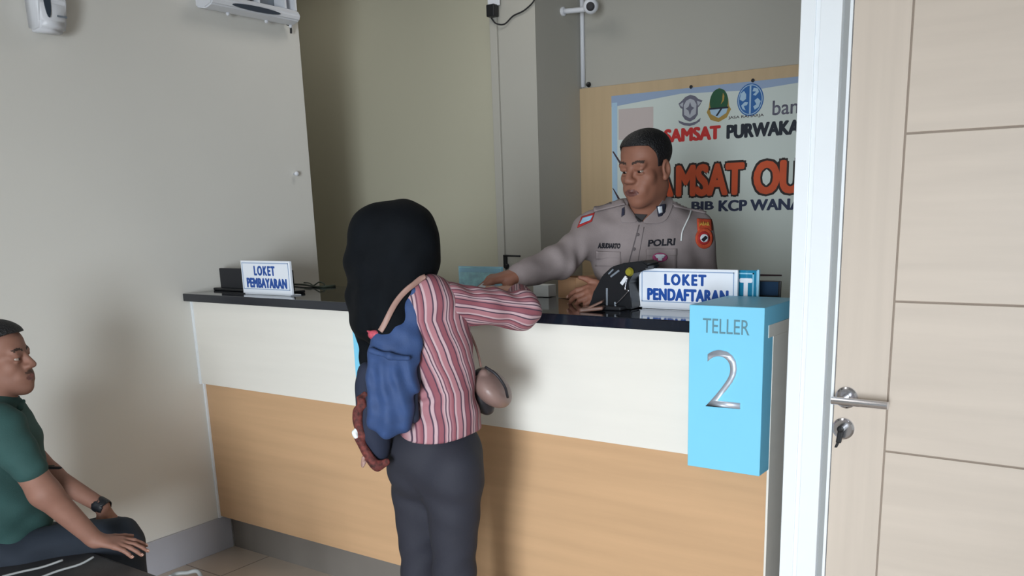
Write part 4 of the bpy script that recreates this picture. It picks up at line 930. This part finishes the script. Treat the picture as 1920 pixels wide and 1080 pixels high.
# trousers
tr = U(.06, ell(q(814, 845, 2.385), (.136, .112, .11)), seg(hR, kR, .084, .058), seg(hL, kL, .076, .055))
tr = U(.022, tr, ell(q(851, 882, 2.318), (.076, .080, .088)), ell(q(773, 880, 2.405), (.070, .078, .082)))
tr = U(.03, tr, seg(kR, aR, .055, .066), seg(kL, aL, .052, .064)); tr0 = tr
cz = q(820, 905, 2.3)
tr = lambda P: tr0(P)+.0022*np.sin(P[:, 2]*62+P[:, 0]*26+1.5*np.sin(P[:, 0]*17))*np.exp(-((P[:, 2]-cz[2]+.06)/.10)**2)+.0016*np.sin(P[:, 2]*70-P[:, 0]*40)*np.exp(-((P[:, 2]-.40)/.09)**2)
fb = lambda P, z0, z1: np.exp(-((P[:, 2]-z0)/z1)**2)
tr = both(.004, tr, half((0, 0, q(820, 770, SW)[2]), (0, 0, 1)), half((0, 0, ZF+.012), (0, 0, -1)))
fig('trousers', tr, (wpel[0]-.22, 2.15, ZF), (wpel[0]+.25, 2.65, 1.0), .005, 'trouser', wom)
for p, a in ((aR, .3), (aL, -.1)):
    w_ = to_world(p)[0]; foot('shoe', w_[0], w_[1], a, wom, L=.23)
# shirt
def S_(*f): return U(.05, *f)
tor = U(.07, ell(q(824, 800, 2.375), (.118, .108, .095)), ell(q(829, 715, 2.365), (.090, .086, .12)), ell(q(806, 625, 2.365), (.112, .098, .12)), seg(sR, sL, .050), ell(q(770, 575, 2.37), (.11, .085, .07)))
hem = lambda P: (q(820, 815, SW)[2]-P[:, 2])+.06*np.abs(P[:, 0]-q(820, 815, SW)[0])*0-.25*(P[:, 0]-q(820, 815, SW)[0])**2*10
tor = cut(.006, tor, lambda P: -np.maximum(-1e9, -(P[:, 2]-(q(820, 816, SW)[2]+1.0*(P[:, 0]-q(820, 816, SW)[0])**2))) )
tor = ripple(tor, (.0016, (30, 14, 40), .3), (.0014, (-26, 20, 66), 1.4), (.0012, (10, 0, 95), .7))
tor1 = tor; wz = q(790, 742, 2.3)[2]; tor = lambda P: tor1(P)+(.0045*np.exp(-((P[:, 2]-wz-.35*(P[:, 0]-q(800, 742, 2.3)[0]))/.006)**2)-.004*np.exp(-((P[:, 2]-wz+.016-.2*(P[:, 0]-q(800, 742, 2.3)[0]))/.010)**2))*np.exp(-((P[:, 0]-q(795, 742, 2.3)[0])/.05)**2)
cT = q(822, 760, 2.37); cU = q(800, 600, 2.37)
def torso_stripe(P):
    t = np.clip((P[:, 2]-cT[2])/(cU[2]-cT[2]), -.5, 1.6); cx_ = cT[0]+(cU[0]-cT[0])*t; a = np.arctan2(P[:, 0]-cx_, -(P[:, 1]-2.37)*1.05)
    sl = np.clip(P[:, 2]-cT[2]-.05, 0, .20); return (P[:, 0]*.86+(P[:, 1]-2.37)*.55+.36*sl)/.082+.1
shirt = fig('shirt', tor, (wpel[0]-.25, 2.18, .70), (wpel[0]+.20, 2.60, 1.36), .0045, 'stripes', wom, attr=torso_stripe)
def arm_stripe(a, b, rot):
    a, b = V3(a), V3(b); d = (b-a)/np.linalg.norm(b-a); u = np.cross(d, V3(0, 0, 1)); u = u/np.linalg.norm(u); v = np.cross(u, d)
    def g(P): k = P-a; return (np.arctan2(k@v, k@u)*.056+rot)/.082
    return g
slv = U(.028, seg(sR+(-.012, .01, -.012), eR, .055, .050), seg(eR, wrW+(eR-wrW)*.12, .049, .036)); slv = ripple(slv, (.0028, (46, 20, -30), .2), (.0020, (80, 30, 40), .9), (.0014, (-30, 90, 60), .1))
g1, g2 = arm_stripe(sR, eR, .03), arm_stripe(eR, wrW, .03)
def sl_stripe(P): w1 = (seg(sR, eR, .05)(P) < seg(eR, wrW, .045)(P)); return np.where(w1, g1(P), g2(P))
fig('sleeve', slv, (sR[0]-.12, 2.18, 1.0), (eR[0]+.12, 2.80, 1.34), .0042, 'stripes', wom, attr=sl_stripe)
slv2 = U(.03, seg(sL, eL, .050, .045), seg(eL, wL+(eL-wL)*.1, .044, .036)); g3 = arm_stripe(sL, eL, .0)
fig('sleeve', slv2, (sL[0]-.15, 2.3, .90), (wL[0]+.12, 2.80, 1.32), .006, 'stripes', wom, attr=g3)
# headscarf
hs = U(.045, rbox(q(738, 467, 2.385), (.116, .118, .120), .088), ell(q(752, 456, 2.385), (.088, .10, .104)), seg(q(735, 525, 2.385), q(712, 590, 2.375), .108, .066), seg(q(733, 560, 2.305), q(730, 650, 2.248), .066, .028), seg(q(678, 560, 2.41), q(692, 735, 2.46), .030, .014), ell(q(712, 590, 2.36), (.066, .085, .08)), seg(q(690, 500, 2.39), q(690, 590, 2.40), .052, .040))
fo = wh+WR@np.array((0, .135, -.01))
hs = cut(.015, hs, ell(fo, (.075, .075, .088), WR))
fold = lambda P: .0030*np.sin(P[:, 0]*34+P[:, 2]*62+P[:, 1]*20+2.2*np.sin(P[:, 2]*9+P[:, 0]*6))+.0018*np.sin(P[:, 0]*90-P[:, 2]*38+1.5*np.sin(P[:, 2]*21))
hs0 = hs; hs = lambda P: hs0(P)+fold(P)*np.clip((1.42-P[:, 2])/.12, .45, 1)
scf = fig('headscarf', hs, (wh[0]-.22, 2.14, .92), (wh[0]+.22, 2.62, wh[2]+.16), .0045, 'scarf', wom)

# sling bag on her back
sb = thing('sling_bag', 'blue cloth sling bag with tan strap on the back of the woman in the headscarf', 'bag', tuple(qw(735, 815, 2.26)))
bag = U(.03, seg(q(774, 552, 2.275), q(764, 650, 2.255), .016, .034, ((0, 1, 0), .6)), ell(q(734, 738, 2.245), (.062, .046, .112)), ell(q(727, 782, 2.245), (.053, .042, .050)), seg(q(732, 655, 2.25), q(738, 700, 2.245), .058, .060, ((0, 1, 0), .55)))
bag0 = bag; bz = q(735, 735, 2.24); bag = lambda P: bag0(P)+.0038*np.sin((P[:, 0]-bz[0])*150*(1+.9*np.clip((P[:, 2]-bz[2])*3, -.6, .6))+1.2*np.sin(P[:, 2]*26)+.6)*np.clip((bz[2]+.11-P[:, 2])/.06, .1, 1)+.0018*np.sin(P[:, 0]*70+P[:, 2]*95)
bmesh_bag = fig('pouch', bag, (sb.location.x*0+q(735, 700, 2.25)[0]-.13, 2.12, .68), (q(735, 700, 2.25)[0]+.13, 2.40, 1.26), .0042, 'denim', sb)
fig('top_band', ripple(U(.01, seg(q(696, 657, 2.215), q(730, 668, 2.193), .008), seg(q(730, 668, 2.193), q(764, 672, 2.208), .008)), (.001, (120, 0, 60), 0)), q(700, 680, 2.2)-(.06, .1, .06), q(765, 650, 2.2)+(.06, .1, .06), .0035, 'denim', sb)
lin_ = U(.03, ell(q(704, 815, 2.31), (.044, .045, .085)), seg(q(687, 700, 2.32), q(695, 800, 2.31), .028, .040), seg(q(779, 650, 2.278), q(773, 780, 2.268), .013, .018))
fig('lining', ripple(lin_, (.003, (60, 20, 30), 0)), q(700, 800, 2.31)-(.12, .12, .16), q(740, 700, 2.31)+(.12, .12, .16), .0045, 'denim_d', sb)
tp = spline([q(681, 742, 2.285), q(672, 782, 2.27), q(676, 822, 2.265), q(688, 852, 2.262), (q(706, 872, 2.265)), q(722, 868, 2.27)], 6)
fig('patterned_trim', ripple(U(.006, *[seg(a, b, .011, .011, ((0, 1, 0), .7)) for a, b in zip(tp, tp[1:])]), (.0022, (140, 60, 90), 0)), q(690, 870, 2.265)-(.08, .08, .04), q(690, 740, 2.265)+(.08, .08, .04), .0035, 'batik', sb)
fig('white_tuft', ripple(ell(q(667, 813, 2.262), (.009, .009, .017)), (.002, (200, 90, 120), 0)), q(667, 813, 2.262)-.035, q(667, 813, 2.262)+.035, .003, 'paper', sb)
fig('fringe_end', U(.004, seg(q(682, 858, 2.26), q(679, 873, 2.262), .006, .004), seg(q(686, 866, 2.26), q(680, 876, 2.255), .003)), q(682, 866, 2.26)-.04, q(682, 866, 2.26)+.04, .003, 'strap', sb)
kn = q(702, 628, 2.245); fig('knot', U(.005, ell(kn, (.017, .012, .013)), ell(kn+(.013, 0, .003), (.010, .009, .008)), seg(kn, kn+(-.018, .006, .010), .005, .003)), kn-.05, kn+.05, .003, 'knot_rd', sb)
bv = bvh_of(scf, shirt, bmesh_bag); hs_ = [lay(bv, *p, .001) for p in spline([(803, 521), (790, 523), (776, 531), (764, 540), (748, 557), (735, 577), (726, 598), (719, 614), (713, 624)], 3)]
hs_ = [h for h in hs_ if h]; sm_p = [tuple(np.mean([hs_[j][0] for j in range(max(0, i-2), min(len(hs_), i+3))], 0)) for i in range(len(hs_))]; sm_n = [Vector(np.mean([hs_[j][1] for j in range(max(0, i-3), min(len(hs_), i+4))], 0)) for i in range(len(hs_))]
sm_p = [tuple(Vector(p)+n.normalized()*.003) for p, n in zip(sm_p, sm_n)]
ribbon('strap', sm_p, sm_n, .0145, .005, 'strap', sb)

# handbag at her right hip
hbc = q(920, 735, 2.44); hb = thing('handbag', 'taupe leather handbag hanging at the right hip of the woman in striped shirt', 'bag', tuple(to_world(hbc+(0, 0, -.08))[0]))
def fbag(a, b, ra, rb, t): return seg(a, b, ra, rb, ((0, 1, 0), t))
bodyb = U(.02, fbag(q(908, 715, 2.44), q(914, 765, 2.44), .030, .020, 1.6), fbag(q(900, 705, 2.42), q(898, 760, 2.42), .02, .018, 1.4))
fig('side_panel', bodyb, hbc-.13, hbc+.13, .004, 'taupe_d', hb)
c_ = .70; RB = np.array(((c_, 0, c_), (0, 1, 0), (-c_, 0, c_)), np.float32)
fl = U(.01, ell(q(922, 727, 2.44), (.068, .09, .042), RB), seg(q(907, 700, 2.40), q(907, 700, 2.48), .012))
fig('flap', fl, hbc-.14, hbc+.14, .004, 'taupe', hb)
tp = spline([q(910, 688, 2.365), q(930, 702, 2.350), q(946, 724, 2.354), q(952, 745, 2.375)], 5); obj('flap_edge', tube(B(), [to_world(p)[0] for p in tp], .004, 8), 'taupe_d', hb, True)
tp = spline([q(902, 688, 2.42), q(896, 662, 2.43), q(886, 635, 2.43), q(862, 585, 2.43), q(840, 545, 2.42)], 5); obj('carrying_strap', tube(B(), [to_world(p)[0] for p in tp], .0034, 8), 'strap', hb, True)

# the card changing hands
ca, cb = q(899, 536, 2.735), q(957, 549, 2.70); cc_ = (ca+cb)/2; dx = unit(cb-ca); dy = unit(np.cross((0, -.25, 1), dx)); dz = np.cross(dx, dy)
tag(obj('identity_card', obox(B(), to_world(cc_)[0], to_world(dx)[0], to_world(dy)[0], to_world(dz)[0], np.linalg.norm(cb-ca), .058, .005, .002), mat('pale grey card', (176, 186, 196), .35), None, origin=tuple(to_world(cc_)[0])), 'pale grey card held between the officer and the woman', 'card')

# ---- man waiting on the bench
SMN = 2.536
man = thing('person', 'man in dark green polo shirt sitting at left with hand on bench', 'person', at_floor(qw(60, 950, SMN)))
mh = q(-3, 674, 2.536); MF = (.98, .10, .06); MR = frame(MF); MS = .87
mhead = head_sdf(jaw=1.05, cheek=.9, nose=.99, lips=1.3, lid=.0045); mhp = placed(mhead, mh, MR, MS)
mR_, mL_ = q(0, 800, 2.375), q(0, 790, 2.70)
meR, mwR = q(84, 924, 2.35), q(178, 1012, 2.40)
meL, mwL = q(95, 892, 2.74), q(190, 948, 2.70)
mhR, mtR = hand_sdf(mwR, (.93, .10, -.22), (.10, -.20, 1), True, curls=((.1, .3, .2), (.1, .3, .2), (.12, .3, .2), (.15, .3, .2)), spread=.22, thumb=(.7, .6, -.1), s=.80)
mhL, mtL = hand_sdf(mwL, (.25, .3, -.9), (.9, 0, .3), False, curl=(.3, .4, .3), s=.85)
hipm = q(-5, 1040, 2.54)
hpR, hpL = q(0, 1050, 2.46), q(0, 1040, 2.63); knR, knL = q(224, 1010, 2.585), q(214, 1006, 2.80)
anR = np.array((knR[0]+.02, knR[1]+.03, ZF+.08)); anL = np.array((knL[0]+.02, knL[1]+.03, ZF+.08))
mb = U(.02, mhp, seg(mh+MR@np.array((0, -.025, -.05)), q(-8, 775, 2.536), .052, .056), seg(q(-8, 780, 2.536), hipm, .08, .10), seg(mR_, mL_, .04), seg(mR_, meR, .044, .040), seg(meR, mwR, .041, .025), seg(mL_, meL, .042, .037), seg(meL, mwL, .036, .024),
       seg(hpR, knR, .06, .045), seg(knR, anR, .045, .035), seg(hpL, knL, .06, .045), seg(knL, anL, .045, .035))
mb = U(.012, mb, mhR, mhL)
fig('body', mb, (mh[0]-.28, 2.15, ZF+.02), (knR[0]+.20, 3.0, mh[2]+.15), .0036, ['skin_man', 'lip_dark', 'brow', 'stubble'], man, region=face_regions(mh, MR, MS)); eyes(man, mh, MR, MS, (0, 1, .05)); nails(man, mtR, (.1, -.2, 1), .8)
fig('hair', placed(hair_sdf(head_sdf(jaw=1.05, ears=False), front=.086, back=-.04, fade=.003, top=.018), mh, MR, MS), mh-.16, mh+.17, .003, 'hair', man)
po = U(.07, ell(q(-12, 860, 2.54), (.125, .16, .17)), ell(q(8, 950, 2.54), (.128, .150, .13)), seg(mR_, mL_, .058), seg(q(-8, 768, 2.536), q(-8, 800, 2.54), .066, .09), ell(q(0, 1010, 2.54), (.12, .15, .07)))
slm = seg(mR_, q(50, 874, 2.352), .066, .050); sln = seg(mL_, q(60, 868, 2.73), .062, .050)
po = U(.03, po, slm, sln); po = ripple(po, (.0035, (30, 20, 34), .3), (.0024, (-40, 10, 60), 1)); po = both(.006, po, half(q(50, 876, 2.352), unit(q(84, 924, 2.35)-mR_)) if False else (lambda P: -np.ones(len(P), np.float32)))
fig('polo_shirt', po, (mh[0]-.32, 2.20, hipm[2]-.06), (mh[0]+.24, 2.92, mh[2]-.08), .005, 'polo', man)
ck = U(.01, seg(q(-6, 770, 2.536), q(-4, 756, 2.536), .066, .060)); ck = cut(.004, ck, seg(q(-8, 775, 2.536), q(-6, 745, 2.536), .056))
ck = U(.006, ck, seg(q(38, 764, 2.49), q(44, 752, 2.52), .010, .006), seg(q(38, 764, 2.58), q(44, 752, 2.55), .010, .006))
fig('collar', ck, q(-6, 760, 2.536)-.12, q(-6, 760, 2.536)+.13, .004, 'polo', man)
tm = U(.05, ell(hipm, (.13, .16, .085)), seg(hpR, knR, .088, .066), seg(hpL, knL, .088, .066)); tm = U(.03, tm, seg(knR, anR, .062, .055), seg(knL, anL, .062, .055)); tm = ripple(tm, (.003, (26, 14, 40), .3), (.002, (-60, 20, 30), 1)); tm = both(.004, tm, half((0, 0, ZF+.03), (0, 0, -1)))
fig('trousers', tm, (hipm[0]-.18, 2.28, ZF), (knR[0]+.16, 3.0, hipm[2]+.14), .007, 'trouser_man', man)
for p in (anR, anL):
    w_ = to_world(p)[0]; foot('shoe', w_[0], w_[1], .9, man)
dW = unit(mwL-meL); fig('wristwatch', cut(.002, seg(mwL-dW*.009, mwL+dW*.009, .0275), seg(mwL-dW*.05, mwL+dW*.05, .0235)), mwL-.06, mwL+.06, .003, 'watch', man)
a, b = q(84, 877, 2.50), q(116, 877, 2.50); pn_ = thing('pen', 'thin dark pen sticking out at the belly of the seated man', 'pen', tuple(to_world(a)[0]))
obj('barrel', tube(B(), [to_world(p)[0] for p in (a, b+(-.008, 0, 0), b)], [.0042, .0042, .002], 10), 'black_soft', pn_, True); obj('clip', tube(B(), [to_world(p)[0] for p in (a+(.004, 0, .006), a+(.030, 0, .006))], .0016, 8), 'cord', pn_, True)
# cords over the bench in front of him
for i, pp in enumerate([[(176, 1044), (150, 1058), (110, 1070), (78, 1082)], [(118, 1050), (80, 1063), (40, 1072), (4, 1081)]]):
    tp = spline([q(x, y, 2.33-.02*k) for k, (x, y) in enumerate(pp)], 5)
    tag(obj('cord', tube(B(), [to_world(p)[0] for p in tp], .0035, 8), 'pale', None, True, origin=tuple(to_world(tp[0])[0])), ('pale cord running from the seated man\'s hand down to the left', 'pale cord lying across the dark trousers, further left of the two')[i], 'cord')
